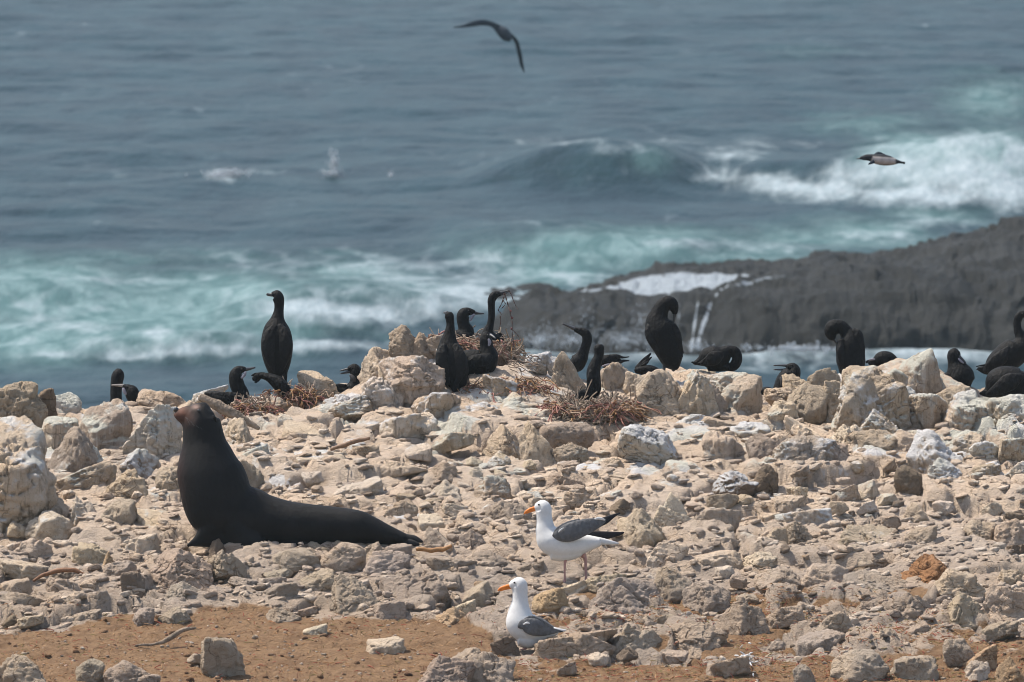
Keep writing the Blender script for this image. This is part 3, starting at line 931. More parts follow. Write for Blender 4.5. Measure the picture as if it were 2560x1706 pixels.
def sea_material():
    m, nt, n, l, b = new_mat('sea_water')
    g = NG(nt)
    pos = g.geo().outputs['Position']
    foam = g.attr('foam').outputs['Fac']
    teal = g.attr('teal').outputs['Fac']
    pa = g.map(pos, (1.0, 0.34, 1.0))
    big = g.noise(pa, 0.55, 5, 0.6, 0.6)
    mid = g.noise(pa, 1.9, 5, 0.62, 0.5)
    fine = g.noise(pa, 7.0, 4, 0.65)
    br = g.math('ADD', g.math('MULTIPLY', big, 0.55), g.math('MULTIPLY', mid, 0.45))
    lace = g.ramp(g.voro(g.map(pos, (1.0, 0.30, 1.0)), 1.1, 'DISTANCE_TO_EDGE'), 0.16, 0.02)
    fm = g.math('ADD', foam, g.math('MULTIPLY', g.math('SUBTRACT', br, 0.5), 1.7))
    fm = g.math('ADD', fm, g.math('MULTIPLY', lace, 0.14))
    fmask = g.ramp(fm, 0.20, 1.05)
    fmask = g.math('MULTIPLY', fmask, g.ramp(foam, 0.02, 0.22))
    flecks = g.math('MULTIPLY', g.ramp(mid, 0.56, 0.76, 0, 0.26), g.ramp(g.noise(pa, 0.22, 3), 0.42, 0.66))
    tm = g.math('ADD', teal, g.math('MULTIPLY', g.math('SUBTRACT', big, 0.5), 0.6))
    tmask = g.math('MULTIPLY', g.ramp(tm, -0.02, 0.80), g.ramp(teal, 0.02, 0.2))
    deep = g.mix(g.ramp(big, 0.35, 0.65), (0.001, 0.012, 0.017), (0.004, 0.021, 0.027))
    c = g.mix(tmask, deep, g.mix(g.ramp(mid, 0.35, 0.65), (0.052, 0.104, 0.110), (0.112, 0.178, 0.186)))
    foamc = g.mix(g.ramp(fine, 0.3, 0.7), (0.175, 0.225, 0.25), (0.26, 0.305, 0.33))
    c = g.mix(g.math('MAXIMUM', fmask, flecks), c, foamc)
    l.new(c, b.inputs['Base Color'])
    rr = g.math('MULTIPLY_ADD', g.math('MAXIMUM', fmask, tmask), 0.45, 0.42)
    l.new(rr, b.inputs['Roughness'])
    b.inputs['Specular IOR Level'].default_value = 0.055
    hp = g.map(pos, (1.0, 0.5, 1.0))
    h = g.math('ADD', g.noise(hp, 1.4, 4, 0.6), g.math('MULTIPLY', g.noise(hp, 5.0, 3, 0.6), 0.30))
    l.new(g.bump(h, 0.5, 0.25), b.inputs['Normal'])
    return m


M['sea'] = sea_material()
sea = obj('sea', sme, M['sea'])
tag(sea, 'grey blue sea with teal shallows and white breakers', kind='structure')


# ------------------------------------------------------------------ the dark wave washed rock out in the water
def sea_rock_material():
    m, nt, n, l, b = new_mat('wet_dark_rock')
    g = NG(nt)
    pos = g.geo().outputs['Position']
    n1 = g.noise(pos, 0.9, 5, 0.65)
    n2 = g.noise(pos, 5.0, 5, 0.7)
    c = g.mix(g.ramp(n1, 0.35, 0.65), (0.0105, 0.0115, 0.0115), (0.020, 0.0212, 0.0212))
    c = g.mix(g.ramp(n2, 0.48, 0.7, 0, 0.6), c, (0.0075, 0.008, 0.008))
    fo = g.attr('foam').outputs['Fac']
    c = g.mix(g.ramp(g.math('ADD', fo, g.math('MULTIPLY', g.math('SUBTRACT', g.noise(pos, 2.2, 4, 0.6), 0.5), 1.2)), 0.42, 0.70), c, (0.185, 0.215, 0.24))
    l.new(c, b.inputs['Base Color'])
    b.inputs['Roughness'].default_value = 0.8
    b.inputs['Specular IOR Level'].default_value = 0.10
    l.new(g.bump(g.math('ADD', n1, g.math('MULTIPLY', n2, 0.5)), 0.6, 0.25), b.inputs['Normal'])
    return m


M['searock'] = sea_rock_material()
fu = [1150, 1235, 1280, 1334, 1416, 1470, 1525, 1585, 1640, 1715, 1786, 1820, 1851, 1960, 2560, 3300]
fv = [880, 815, 776, 748, 738, 728, 727, 743, 744, 732, 730, 712, 694, 690, 690, 690]
bu = [1150, 1440, 1476, 1525, 1606, 1704, 1824, 1987, 2052, 2128, 2232, 2314, 2373, 2384, 2450, 2498, 2515, 2560, 2700, 3000, 3300]
bv = [760, 748, 722, 702, 681, 659, 648, 651, 643, 651, 635, 607, 602, 591, 577, 566, 547, 544, 520, 560, 640]
ru = np.linspace(1180, 3280, 900)
Y0 = [156.3, 157.2, 158.4, 160.2, 161.5, 163.5, 165.5, 167.5, 170.0, 173.0]
rows = []
for k, yk in enumerate(Y0):
    xk = (ru - 1280) / FPX * 160.0
    zf = np.array([P(a, b, 160.6)[2] for a, b in zip(ru, np.interp(ru, fu, fv))])
    zb = np.array([P(a, b, 168.0)[2] for a, b in zip(ru, np.interp(ru, bu, bv))])
    join = sstep(1850, 2150, ru)
    zv = np.minimum(zf, zb) - 0.30 * (1 - join) + join * (0.5 * (zf + zb) - np.minimum(zf, zb))
    prof = [0 * zf - 1.5, zf * 0.35 - 0.1, zf * 0.80, zf, zf - 0.10 * (1 - join), zv, 0.5 * zv + 0.5 * zb, zb, zb * 0.4, 0 * zb - 1.5]
    rows.append(np.stack([xk * (yk / 160.0), 0 * xk + yk, prof[k]], 1))
# refine between rows
fine_rows = []
for k in range(len(rows) - 1):
    for s in np.linspace(0, 1, 9)[:-1]:
        fine_rows.append(rows[k] * (1 - s) + rows[k + 1] * s)
fine_rows.append(rows[-1])
G = np.array(fine_rows)
q = G.reshape(-1, 3)
dz = 0.17 * fbm(q * np.array([0.8, 0.8, 0.8]), 4, 301) + 0.14 * fbm(q * 2.6, 4, 303) + 0.10 * np.abs(fbm(q * 4.0, 3, 305))
dy = 0.40 * fbm(q * np.array([.8, .5, 1.6]), 4, 307) + 0.12 * fbm(q * 4, 3, 309)
ter = q[:, 2] + dz
dz = dz + 0.10 * (np.round((ter + 0.25 * q[:, 0] * .3) / 0.42 + 0.8 * fbm(q * 0.9, 3, 331)) * 0.42 - 0.8 * 0.42 * fbm(q * 0.9, 3, 331) - .25 * q[:, 0] * .3 - ter) * sstep(-.5, .3, q[:, 2])
edge = np.interp(q[:, 0], [q[:, 0].min(), q[:, 0].min() + 0.4], [0.2, 1])
q = q + np.stack([0.12 * fbm(q * 2.0, 3, 311), dy, dz * edge], 1)
nr, nc = G.shape[0], G.shape[1]
idx = np.arange(nr * nc).reshape(nr, nc)
Fq = np.stack([idx[:-1, :-1].ravel(), idx[:-1, 1:].ravel(), idx[1:, 1:].ravel(), idx[1:, :-1].ravel()], 1)
_t = (q - CAM) @ AX_F
_u = 1280 + FPX * ((q - CAM) @ AX_R) / _t
_v = 853 - FPX * ((q - CAM) @ AX_U) / _t
_me = mk_mesh('sea_rock', q, Fq)


def runoff(u, v):
    o = np.zeros_like(u)
    for wd, st_, pl in ((6, .85, [(1812, 712), (1795, 733), (1778, 752), (1768, 785), (1757, 815), (1748, 845), (1742, 872)]), (5, .7, [(1745, 752), (1741, 780), (1736, 812), (1732, 842), (1729, 870)]), (7, .62, [(1962, 690), (1930, 693), (1900, 700), (1870, 708), (1835, 716), (1808, 718)]), (5, .5, [(1700, 748), (1696, 800), (1690, 860)])):
        vv = [c for _, c in pl]
        if abs(pl[0][0] - pl[-1][0]) > abs(pl[0][1] - pl[-1][1]):
            us = [a for a, _ in pl][::-1]
            k = np.exp(-((v - np.interp(u, us, vv[::-1])) / wd) ** 2) * (u > us[0]) * (u < us[-1])
        else:
            k = np.exp(-((u - np.interp(v, vv, [a for a, _ in pl])) / wd) ** 2) * (v > vv[0]) * (v < vv[-1])
        o = np.maximum(o, k * st_)
    return o


set_float(_me, 'foam', ell(_u, _v, [(1570, 724, 60, 16, 1.4), (1640, 716, 80, 24, 1.6), (1720, 708, 80, 22, 1.6), (1800, 699, 70, 12, 1.5), (1850, 692, 34, 7, 1.2), (1490, 728, 50, 10, .8)]) * sstep(159.9, 160.6, q[:, 1])
          + runoff(_u, _v) + np.clip(ell(_u, _v, [(1420, 855, 90, 26, .50), (1560, 860, 100, 26, .50), (1320, 850, 60, 26, .50), (1680, 868, 90, 14, .5), (1960, 872, 160, 10, .6), (1465, 800, 26, 34, .42), (1395, 800, 24, 30, .36), (1610, 815, 24, 34, .40)]), 0, 1))
srock = obj('sea_rock', _me, M['searock'])
tag(srock, 'long dark wet rock in the surf beyond the right half of the ridge', 'sea rock')
bvh_rock = BVHTree.FromPolygons([tuple(a) for a in q], [tuple(a) for a in Fq])


def on_rock(u, v):
    d = Vector(P(u, v, 1.0) - CAM).normalized()
    r = bvh_rock.ray_cast(Vector(CAM), d)
    return np.array(r[0]) if r[0] is not None else P(u, v, 159.0)


spray_m = plain_material('white_foam', (0.42, 0.46, 0.49), 0.9, 0.1, None, False, 0.1, 6.0)
spray_m.node_tree.nodes['Principled BSDF'].inputs['Alpha'].default_value = 0.35

def spray(name, spec, label):
    b = Buf()
    for (u, v, t, ru_, rv_, n, rmin, rmax) in spec:
        for k in range(n):
            a, r = random.uniform(0, 2 * math.pi), abs(random.gauss(0, .55))
            p = P(u + ru_ * r * math.cos(a), v + rv_ * r * math.sin(a), t + random.gauss(0, .4))
            W, F = ico(1)
            b.add(W * random.uniform(rmin, rmax) + p, F)
    o = obj(name, b.mesh(name), spray_m)
    tag(o, label, kind='stuff')
    return o


def seat_(v):
    y_ = sealev(v)
    return (np.array([0, y_, 0]) - CAM) @ AX_F


spray('sea_spray', [(553, 440, seat_(452), 40, 12, 520, .012, .045), (580, 430, seat_(452), 50, 9, 260, .012, .035), (835, 405, seat_(440), 14, 28, 320, .010, .028), (830, 432, seat_(442), 34, 9, 160, .010, .03), (978, 437, seat_(444), 9, 9, 40, .01, .03)], 'white splashes thrown up by the open sea')
spray('sea_spray', [(1430, 850, 157.6, 90, 40, 900, .005, .016), (1560, 850, 157.5, 90, 42, 900, .005, .016), (1350, 850, 157.4, 60, 40, 600, .005, .016), (1650, 845, 157.5, 60, 46, 500, .005, .016), (1740, 868, 157.5, 60, 16, 160, .006, .025), (2000, 872, 156.5, 140, 12, 300, .01, .04), (1460, 790, 158.4, 40, 40, 90, .006, .018), (1600, 800, 158.4, 30, 50, 90, .006, .018)], 'fine white spray drifting up the front of the sea rock')

# a low wave washed rock left of the long one
W, F = rock_geo(777, 5, 'round', 0.50, 0.7, 0.16)
p = P(1348, 729, seat_(733))
lowrock = obj('sea_rock', mk_mesh('sea_rock', W, F), M['searock'], loc=p - np.array([0, 0, 0.02]))
tag(lowrock, 'small low dark rock awash in the sea left of the long dark rock', 'sea rock')

# ------------------------------------------------------------------ animals
_dg = bpy.context.evaluated_depsgraph_get


def to_world(K, t):
    """rows (u, v, r[, d[, ratio]]) -> centres, half widths, half depths in metres; d is in picture pixels, + is away"""
    K = [tuple(k) + (0.0, 0.9)[len(k) - 3:] if len(k) < 5 else tuple(k) for k in K]
    K = np.array(K, float)
    m = t / FPX
    C = np.array([P(a, b, t + d * m) for a, b, d in K[:, [0, 1, 3]]])
    return C, K[:, 2] * m, K[:, 4]


def sw(K, t, n=20, per=6):
    C, r, q = to_world(K, t)
    A = catmull(np.column_stack([C, r, q]), per)
    rr = np.maximum(A[:, 3], 0.0004)
    return sweep(A[:, :3], rr, rr * np.clip(A[:, 4], .05, 3), n)


def fused(name, sweeps, t, mat, parent, base, voxel, smooth=6, tint=None):
    """one continuous skin over several overlapping limbs"""
    b = Buf()
    for K in sweeps:
        V, F = sw(K, t, 36, 8)
        b.add(V - base, F)
    me = b.mesh(name)
    o = bpy.data.objects.new(name, me)
    col.objects.link(o)
    rm = o.modifiers.new('r', 'REMESH')
    rm.mode = 'VOXEL'
    rm.voxel_size = voxel
    rm.use_smooth_shade = True
    if smooth:
        s = o.modifiers.new('s', 'SMOOTH')
        s.factor = 0.5
        s.iterations = smooth
    dg = _dg()
    new = bpy.data.meshes.new_from_object(o.evaluated_get(dg), depsgraph=dg)
    o.modifiers.clear()
    o.data = new
    new.name = name
    new.materials.clear()
    new.materials.append(mat)
    new.polygons.foreach_set('use_smooth', np.ones(len(new.polygons), bool))
    if tint is not None:
        V = np.empty(len(new.vertices) * 3)
        new.vertices.foreach_get('co', V)
        V = V.reshape(-1, 3) + base
        d = V - CAM
        tt = d @ AX_F
        set_tint(new, tint(1280 + FPX * (d @ AX_R) / tt, 853 - FPX * (d @ AX_U) / tt, (tt - t) / t * FPX))
    o.parent = parent
    return o


def piece(name, sweeps, t, mat, parent, base, n=12):
    b = Buf()
    for K in sweeps:
        V, F = sw(K, t, n)
        b.add(V - base, F)
    return obj(name, b.mesh(name), mat, parent)


def ball(name, u, v, r, t, mat, parent, base, d=0.0):
    W, F = ico(2)
    m = t / FPX
    return obj(name, mk_mesh(name, W * r * m + P(u, v, t + d * m) - base, F), mat, parent)


def feathers(K0, K1, r, n, t):
    """a fan of n narrow vanes from the root line K0->K1"""
    return None


BIRD_GROUP = 'cormorants along the ridge'


def cormorant(label, t, body, bills=(), tail=(), wings=(), legs=(), eye=None, throat=None, extra=(), billmat='bill', base_uv=None, tmat='throat'):
    bu_, bv_ = base_uv or (body[0][0], body[0][1])
    base = P(bu_, bv_, t)
    root = empty('cormorant', base)
    tag(root, label, 'bird', BIRD_GROUP)
    fused('body', [body] + list(extra), t, M['black'], root, base, 0.0042, 2)
    if len(bills) == 2:
        piece('upper_bill', [bills[0]], t, M[billmat], root, base, 8)
        piece('lower_bill', [bills[1]], t, M[billmat], root, base, 8)
    elif len(bills) == 1:
        piece('bill', bills, t, M[billmat], root, base, 8)
    if tail:
        piece('tail', tail, t, M['blackwing'], root, base, 10)
    for w in wings:
        piece('wing', w, t, M['blackwing'], root, base, 14)
    for lg in legs:
        piece('leg', [lg], t, M['bill'], root, base, 8)
    if eye:
        ball('eye', eye[0], eye[1], eye[2], t, M['eye'], root, base, eye[3])
    if throat:
        piece('throat_patch', [throat], t, M[tmat], root, base, 10)
    return root


TB = 60.3
cormorant('black cormorant with upright neck looking out to sea, leftmost bird on the ridge', 60.9,
          [(250, 1045, 8), (268, 1040, 26), (284, 1028, 26), (290, 1005, 16), (290, 980, 14.5), (292, 955, 15.5), (295, 938, 16), (294, 927, 11), (293, 923, 5)],
          bills=[[(296, 930, 5, 10), (299, 927, 3, 26), (300, 926, 1.5, 34)]])
cormorant('black cormorant with pale grey bill and white chin in front of the leftmost cormorant', 60.3,
          [(372, 1040, 5), (362, 1032, 14), (352, 1022, 15), (344, 1008, 15), (334, 993, 17.5), (328, 979, 17.5), (320, 971, 11), (312, 967, 6.5), (307, 966, 5)],
          bills=[[(310, 965, 4.6), (296, 963.5, 3.2), (279, 963.5, 1.8)]], billmat='palebill', throat=[(308, 971, 3, -6), (311, 979, 4.5, -7), (316, 987, 3, -8)], eye=(316, 966, 2, -8.5),
          wings=[[[(345, 1012, 4, -8, .5), (357, 1020, 6, -10, .5), (366, 1027, 3, -8, .5)]]])
cormorant('black cormorant sitting on red seaweed nest behind the sea lion, facing right', 59.7,
          [(511, 984, 3, 0, .6), (528, 988, 11, 0, 1.2), (553, 997, 18, 0, 1.3), (583, 1001, 20, 0, 1.2), (603, 999, 20, 0, 1), (603, 985, 19.5), (594, 966, 18.5), (590, 950, 18), (590, 937, 16.5), (596, 927, 12.5), (606, 924, 8.5), (614, 924, 6)],
          bills=[[(611, 924.5, 5.5), (624, 922.5, 3.6), (638, 919, 2)]], wings=[[[(606, 992, 6, -16, .5), (580, 993, 13, -20, .4), (545, 989, 9, -16, .4), (512, 983, 2, -6, .5)]]],
          throat=[(614, 930, 3, -5), (610, 938, 4.5, -8), (604, 946, 3, -12)], eye=(604, 923, 2, -8), tail=[[(530, 986, 6, -2, .5), (512, 983, 3, 0, .5)]])
cormorant('tall black cormorant standing with its back turned, bill pointing left', 60.0,
          [(710, 972, 6), (704, 950, 15), (697, 930, 25), (694, 905, 34), (692.5, 875, 39.5), (692, 845, 38.5), (692, 818, 31), (694, 797, 17.5), (697, 778, 12.5), (698, 760, 12.5), (696, 747, 14.5), (691, 738, 13.5), (684, 736, 8), (680, 737, 5.5)],
          bills=[[(683, 737, 5.6), (674, 737.5, 3.8), (667, 736, 3.2)]],
          wings=[[[(690, 812, 6, -24, .5), (675, 838, 16, -30, .45), (672, 872, 18, -32, .4), (680, 905, 13, -26, .4), (692, 934, 5, -18, .4)]], [[(697, 812, 6, -24, .5), (711, 838, 16, -30, .45), (714, 872, 18, -32, .4), (706, 905, 13, -26, .4), (700, 934, 5, -18, .4)]]],
          tail=[[(697, 925, 14, -14, .35), (702, 950, 13, -14, .3), (708, 974, 9, -12, .3)]], legs=[[(700, 935, 6, 6), (714, 965, 4, 4), (719, 985, 3.5, 0), (708, 988, 2.5, -10)], [(690, 935, 6, 8), (700, 966, 4, 8), (702, 986, 3.5, 6), (693, 989, 2.5, -6)]], eye=(687, 734, 2, -9))
cormorant('black cormorant crouched head down at the feet of the tall standing cormorant', 59.8,
          [(640, 942, 4, 0, .6), (655, 940, 8), (672, 944, 11), (692, 956, 17), (708, 972, 18), (714, 988, 15), (708, 1000, 9)],
          tail=[[(662, 938, 7, 0, .4), (646, 940, 8, -2, .3), (634, 950, 7, -4, .3)], [(655, 938, 4, 0, .4), (640, 935, 3, -2, .3), (629, 940, 2, -3, .3)], [(650, 945, 4, 0, .4), (642, 953, 4, -3, .3), (637, 957, 2, -5, .3)]],
          wings=[[[(710, 985, 7, -14, .5), (702, 962, 11, -18, .4), (684, 948, 8, -14, .4), (660, 940, 3, -8, .4)]]])
cormorant('black cormorant with open bill facing left, next bird right of the tall standing one', 60.3,
          [(826, 980, 4), (848, 972, 9), (868, 978, 18), (884, 972, 20), (889, 958, 16), (890, 944, 14.5), (890, 932, 15), (886, 922, 13), (878, 922, 9.5), (872, 925, 7.5)],
          bills=[[(875, 922, 4.2), (862, 924.5, 2.6), (850, 927.5, 1.6)], [(876, 929, 4.6), (863, 932, 3), (850, 935, 1.4)]], wings=[[[(866, 966, 5, -14, .5), (846, 965, 5.5, -16, .5), (830, 974, 5.5, -16, .5), (821, 983, 3, -14, .5)]]], eye=(880, 919, 2, -8), tmat='throat_dark', throat=[(876, 938, 4, -9), (883, 946, 6, -12), (886, 955, 4, -13)])
cormorant('large black cormorant with thin raised neck, back turned, low on the nest mound', 59.7,
          [(1146, 982, 6), (1141, 970, 17), (1141, 953, 29), (1136, 935, 37), (1129, 907, 40.5), (1124, 880, 35), (1122, 856, 23), (1124, 835, 15), (1126, 815, 10.5), (1125, 800, 10.5), (1123, 790, 11.5), (1121, 783, 9)],
          bills=[[(1118, 783, 5, 0), (1113, 782, 3.5, 8), (1110, 782, 2.4, 14)]], wings=[[[(1110, 862, 8, -26, .5), (1104, 890, 15, -34, .4), (1108, 925, 15, -34, .4), (1120, 962, 5, -24, .4)]], [[(1138, 862, 8, -26, .5), (1150, 890, 14, -34, .4), (1152, 925, 14, -32, .4), (1140, 962, 5, -24, .4)]]],
          legs=[[(1112, 955, 5, 0), (1115, 970, 4, 0), (1118, 984, 3.4, -2)]], tail=[[(1132, 950, 12, -22, .3), (1142, 985, 9, -18, .3)]])
cormorant('black cormorant with straight bill and pale chin facing right atop the nest mound', 60.4,
          [(1096, 848, 5, 0, .8), (1113, 846, 14), (1138, 845, 19), (1160, 842, 22), (1165, 828, 20), (1160, 814, 15.5), (1157, 799, 15.5), (1159, 786, 15.5), (1168, 780, 11.5), (1178, 780, 8), (1187, 782, 5.5)],
          bills=[[(1184, 782, 5.6), (1196, 784, 3), (1210, 784.5, 1.8)]], throat=[(1186, 786, 2.5, -5), (1180, 793, 4, -7), (1175, 802, 3, -10)], eye=(1172, 777, 2, -8.5), wings=[[[(1180, 838, 6, -15, .5), (1150, 842, 12, -20, .4), (1120, 843, 9, -16, .4), (1098, 848, 3, -8, .4)]]])
cormorant('black cormorant on the nest mound stretching a long neck with seaweed strands in its bill', 60.3,
          [(1257, 848, 4), (1246, 848, 12), (1230, 850, 20), (1220, 843, 19), (1221, 828, 13), (1226, 811, 9.2), (1229, 790, 8.6), (1228.5, 766, 9), (1229, 751, 10), (1235, 740, 10.5), (1244, 736, 8), (1252, 735.5, 5.5)],
          bills=[[(1249, 734, 4.6), (1260, 730.5, 2.6), (1273, 726.5, 1.8)], [(1249, 738, 3.4), (1260, 735, 2), (1271, 731.5, 1.2)]], tail=[[(1246, 836, 8, 4, .4), (1252, 845, 7, 4, .3), (1257, 853, 4, 4, .3)]], eye=(1241, 734, 1.9, -8))
cormorant('black cormorant with bluish throat in front of the seaweed carrying cormorant, head lowered', 59.9,
          [(1140, 905, 14, 4), (1160, 907, 30), (1185, 908, 34), (1208, 908, 34), (1220, 890, 26), (1217, 868, 17), (1215, 851, 16.5), (1217, 840, 13), (1222, 835, 7)],
          bills=[[(1226, 838, 4.5, -8), (1233, 842, 3, -18), (1238, 846, 1.8, -26)]], throat=[(1221, 848, 3, -13, .5), (1224, 856, 4.5, -14, .4), (1222, 865, 2.5, -15, .4)], wings=[[[(1228, 890, 8, -20, .5), (1206, 903, 18, -28, .4), (1180, 905, 16, -26, .4), (1150, 905, 5, -16, .4)]]], eye=(1219, 838, 2, -11))
cormorant('black cormorant with curved neck and bill raised up to the left behind the leaning slab', 60.9,
          [(1420, 912, 8), (1438, 910, 22), (1452, 896, 18), (1460, 878, 13), (1466, 860, 12.3), (1468, 846, 12.5), (1464, 835, 12), (1454, 829, 10), (1444, 826, 7.5), (1436, 823, 5.5)],
          bills=[[(1440, 824, 5.4), (1422, 816.5, 3.3), (1406, 809.5, 2)]], eye=(1448, 824, 2, -8))
cormorant('black cormorant with ragged wing tips pointing right behind the bird on the large twig nest', 60.7,
          [(1492, 912, 8), (1504, 904, 13), (1520, 901, 14), (1537, 902, 11), (1552, 902, 5)],
          wings=[[[(1518, 895, 8, -8, .5), (1542, 891.5, 5.5, -8, .4), (1558, 894, 2.5, -8, .4), (1573, 892.5, 1.3, -8, .5)], [(1520, 906, 8, -8, .5), (1545, 906, 6, -8, .4), (1560, 902.5, 3, -8, .4), (1573, 902.3, 1.3, -8, .5)]]],
          tail=[[(1510, 912, 6, -4, .5), (1518, 926, 4, -4, .5), (1520, 932, 2, -4, .5)]], throat=[(1506, 916, 1.8, -16), (1518, 912, 2.2, -17), (1530, 911, 1.6, -16)])
cormorant('black cormorant sitting upright on the large twig nest, seen from behind', 59.42,
          [(1440, 994, 6), (1456, 988, 13), (1474, 985, 17), (1486, 973, 17), (1484, 948, 17.5), (1484, 928, 17.2), (1490, 908, 14), (1496, 893, 12), (1498, 881, 12.4), (1497.5, 870, 13.2), (1496, 863, 9.5)],
          tail=[[(1462, 982, 9, -12, .4), (1448, 988, 10, -14, .3), (1441, 994, 7, -14, .3)]], wings=[[[(1478, 925, 5, -12, .5), (1475, 950, 8, -15, .4), (1472, 976, 7, -14, .4), (1456, 986, 3, -12, .4)]], [[(1491, 925, 5, -12, .5), (1493, 950, 6, -14, .4), (1494, 976, 6, -14, .4)]]])
cormorant('mostly hidden black cormorant with fanned tail feathers sticking up behind the ridge rocks', 60.8,
          [(1588, 926, 7), (1605, 926, 12), (1625, 927, 14), (1643, 933, 12), (1654, 945, 10)],
          tail=[[(1590, 922, 5, 0, .4), (1610, 902, 6, 0, .3), (1627, 884, 2.2, 0, .3)], [(1592, 924, 4, -2, .4), (1614, 905, 5, -2, .3), (1629, 893, 1.6, -2, .3)], [(1595, 924, 4, -4, .4), (1612, 911, 4, -4, .3), (1622, 904, 1.4, -4, .3)]])
cormorant('black cormorant standing on the ridge with neck bent over, preening its breast', 60.1,
          [(1691, 922, 9), (1683, 906, 25), (1675, 884, 32.5), (1664, 855, 38), (1651, 824, 39.5), (1645, 802, 31), (1648, 784, 23), (1655, 768, 20), (1666, 759, 18.5), (1676, 759, 17.5), (1683, 767, 14.5), (1686.5, 777, 9.5), (1687, 786, 5.8)],
          bills=[[(1687, 783, 5.5), (1685.5, 797, 3.4), (1684, 811, 2)]], wings=[[[(1630, 806, 8, -14, .5), (1625, 830, 14, -20, .4), (1640, 862, 14, -22, .4), (1662, 895, 7, -14, .4)]], [[(1683, 812, 8, -18, .5), (1692, 838, 11, -22, .4), (1699, 868, 8, -20, .4), (1707, 884, 3, -16, .4)], [(1694, 850, 6, -18, .4), (1701, 875, 5, -18, .4), (1706, 893, 1.6, -16, .4)], [(1690, 850, 6, -18, .4), (1697, 880, 5, -18, .4), (1702, 899, 1.6, -16, .4)]]],
          legs=[[(1668, 898, 7, 4), (1661, 912, 4.5, 2), (1659, 926, 4, 0), (1650, 929, 2.5, -8)], [(1685, 905, 7, 8), (1684, 918, 4.5, 6), (1684, 928, 4, 6)]], eye=(1690, 766, 2, -10))
cormorant('black cormorant crouched in a round arch, head tucked under its breast', 60.3,
          [(1734, 909, 4), (1750, 904, 12), (1768, 897, 27), (1790, 894, 31), (1806, 888, 25), (1822, 878, 15), (1837, 881, 14), (1843, 896, 13), (1838, 911, 13), (1827, 919, 11), (1815, 915, 8), (1810, 906, 5)],
          tail=[[(1752, 906, 7, -4, .4), (1740, 908, 4, -6, .3), (1729, 906, 2, -6, .3)]], wings=[[[(1806, 885, 8, -24, .5), (1785, 896, 18, -30, .4), (1762, 906, 9, -24, .4), (1745, 911, 3, -16, .4)]]], extra=[[(1770, 912, 16), (1800, 912, 18), (1822, 918, 10)]])
cormorant('black cormorant with gaping bill facing left, right of the tucked up preening bird', 60.7,
          [(1935, 1010, 10), (1948, 995, 22), (1957, 975, 25), (1967, 956, 28), (1977, 940, 26), (1984, 927, 18), (1981, 919, 12.5), (1973, 918, 9), (1968, 919, 7.5)],
          bills=[[(1973, 915, 4.2), (1955, 914, 2.6), (1934, 914, 1.5)], [(1973, 923, 4.2), (1955, 924.5, 2.6), (1934, 924.5, 1.5)]], tmat='throat_dark', throat=[(1952, 944, 4, -22), (1956, 954, 6, -24), (1954, 964, 4, -22)], eye=(1980, 913, 2, -9))
cormorant('dark rounded back of a mostly hidden cormorant just left of the gaping bird', 60.9,
          [(1894, 984, 5), (1908, 980, 11), (1922, 980, 12), (1940, 988, 9)], wings=[[[(1900, 981, 4, -8, .5), (1916, 976, 6, -10, .4), (1932, 981, 4, -8, .4)]]])
cormorant('black cormorant standing with head twisted down to the left, preening its shoulder', 60.3,
          [(2122, 938, 24), (2127, 912, 35.5), (2126, 886, 36), (2124, 862, 34), (2122, 844, 27), (2116, 831, 17.5), (2104, 818, 16.5), (2093, 816, 18), (2083, 820, 20), (2078, 830, 18), (2080, 841, 12.5), (2084, 848, 8)],
          bills=[[(2081, 845, 5), (2087, 853, 3.2), (2093, 860, 2)]], wings=[[[(2132, 826, 8, -10, .6), (2144, 838, 13, -14, .5), (2151, 865, 11, -18, .4), (2154, 900, 9, -16, .4)]], [[(2105, 850, 8, -22, .5), (2102, 880, 10, -28, .4), (2108, 915, 8, -24, .4)]]], eye=(2074, 822, 2, -12))
cormorant('black cormorant resting with only its round back and left pointing tail above the ridge', 60.7,
          [(2172, 908, 6), (2188, 905, 12), (2204, 898, 19), (2222, 898, 18), (2240, 908, 11)], tail=[[(2190, 905, 7, 0, .4), (2177, 903, 5, 0, .3), (2165, 906, 3, 0, .3)]], throat=[(2172, 900, 1.6, -7), (2180, 899, 2.4, -8), (2188, 899, 1.6, -9)])
cormorant('black cormorant sitting chest forward beside the tall crag, bill tipped down to the right', 60.0,
          [(2408, 978, 18), (2401, 957, 35), (2399, 939, 36), (2393, 922, 28), (2387, 906, 18), (2385, 891, 17.2), (2386, 880, 15), (2387, 873, 8)], extra=[[(2350, 954, 7), (2366, 947, 15), (2392, 944, 22)]],
          bills=[[(2396, 892, 6, -6), (2407, 901, 4, -10), (2414, 908, 2.4, -12)]], throat=[(2396, 897, 2.2, -14), (2402, 903, 2.8, -15), (2409, 909, 1.6, -15)], eye=(2393, 884, 2, -13), wings=[[[(2372, 935, 6, -18, .5), (2366, 950, 10, -22, .4), (2372, 966, 6, -18, .4)]]])
cormorant('tall black cormorant leaning right at the right edge of the photo, neck upright', 60.6,
          [(2444, 922, 4), (2466, 924, 14), (2490, 911, 29), (2520, 892, 37), (2548, 868, 33), (2553, 846, 18), (2545, 826, 11), (2543, 806, 10.2), (2547, 793, 11), (2556, 786, 9.5), (2567, 788, 6)],
          bills=[[(2564, 788, 5), (2578, 788, 3), (2592, 787, 1.8)]], tail=[[(2470, 914, 4, -6, .4), (2455, 914, 2, -6, .4), (2440, 917, 1.2, -6, .5)], [(2470, 921, 4, -6, .4), (2455, 921, 2, -6, .4), (2441, 925, 1.2, -6, .5)]], wings=[[[(2525, 870, 8, -26, .5), (2502, 895, 17, -32, .4), (2478, 914, 14, -28, .4), (2462, 930, 6, -20, .4)]]], eye=(2556, 784, 2, -9))
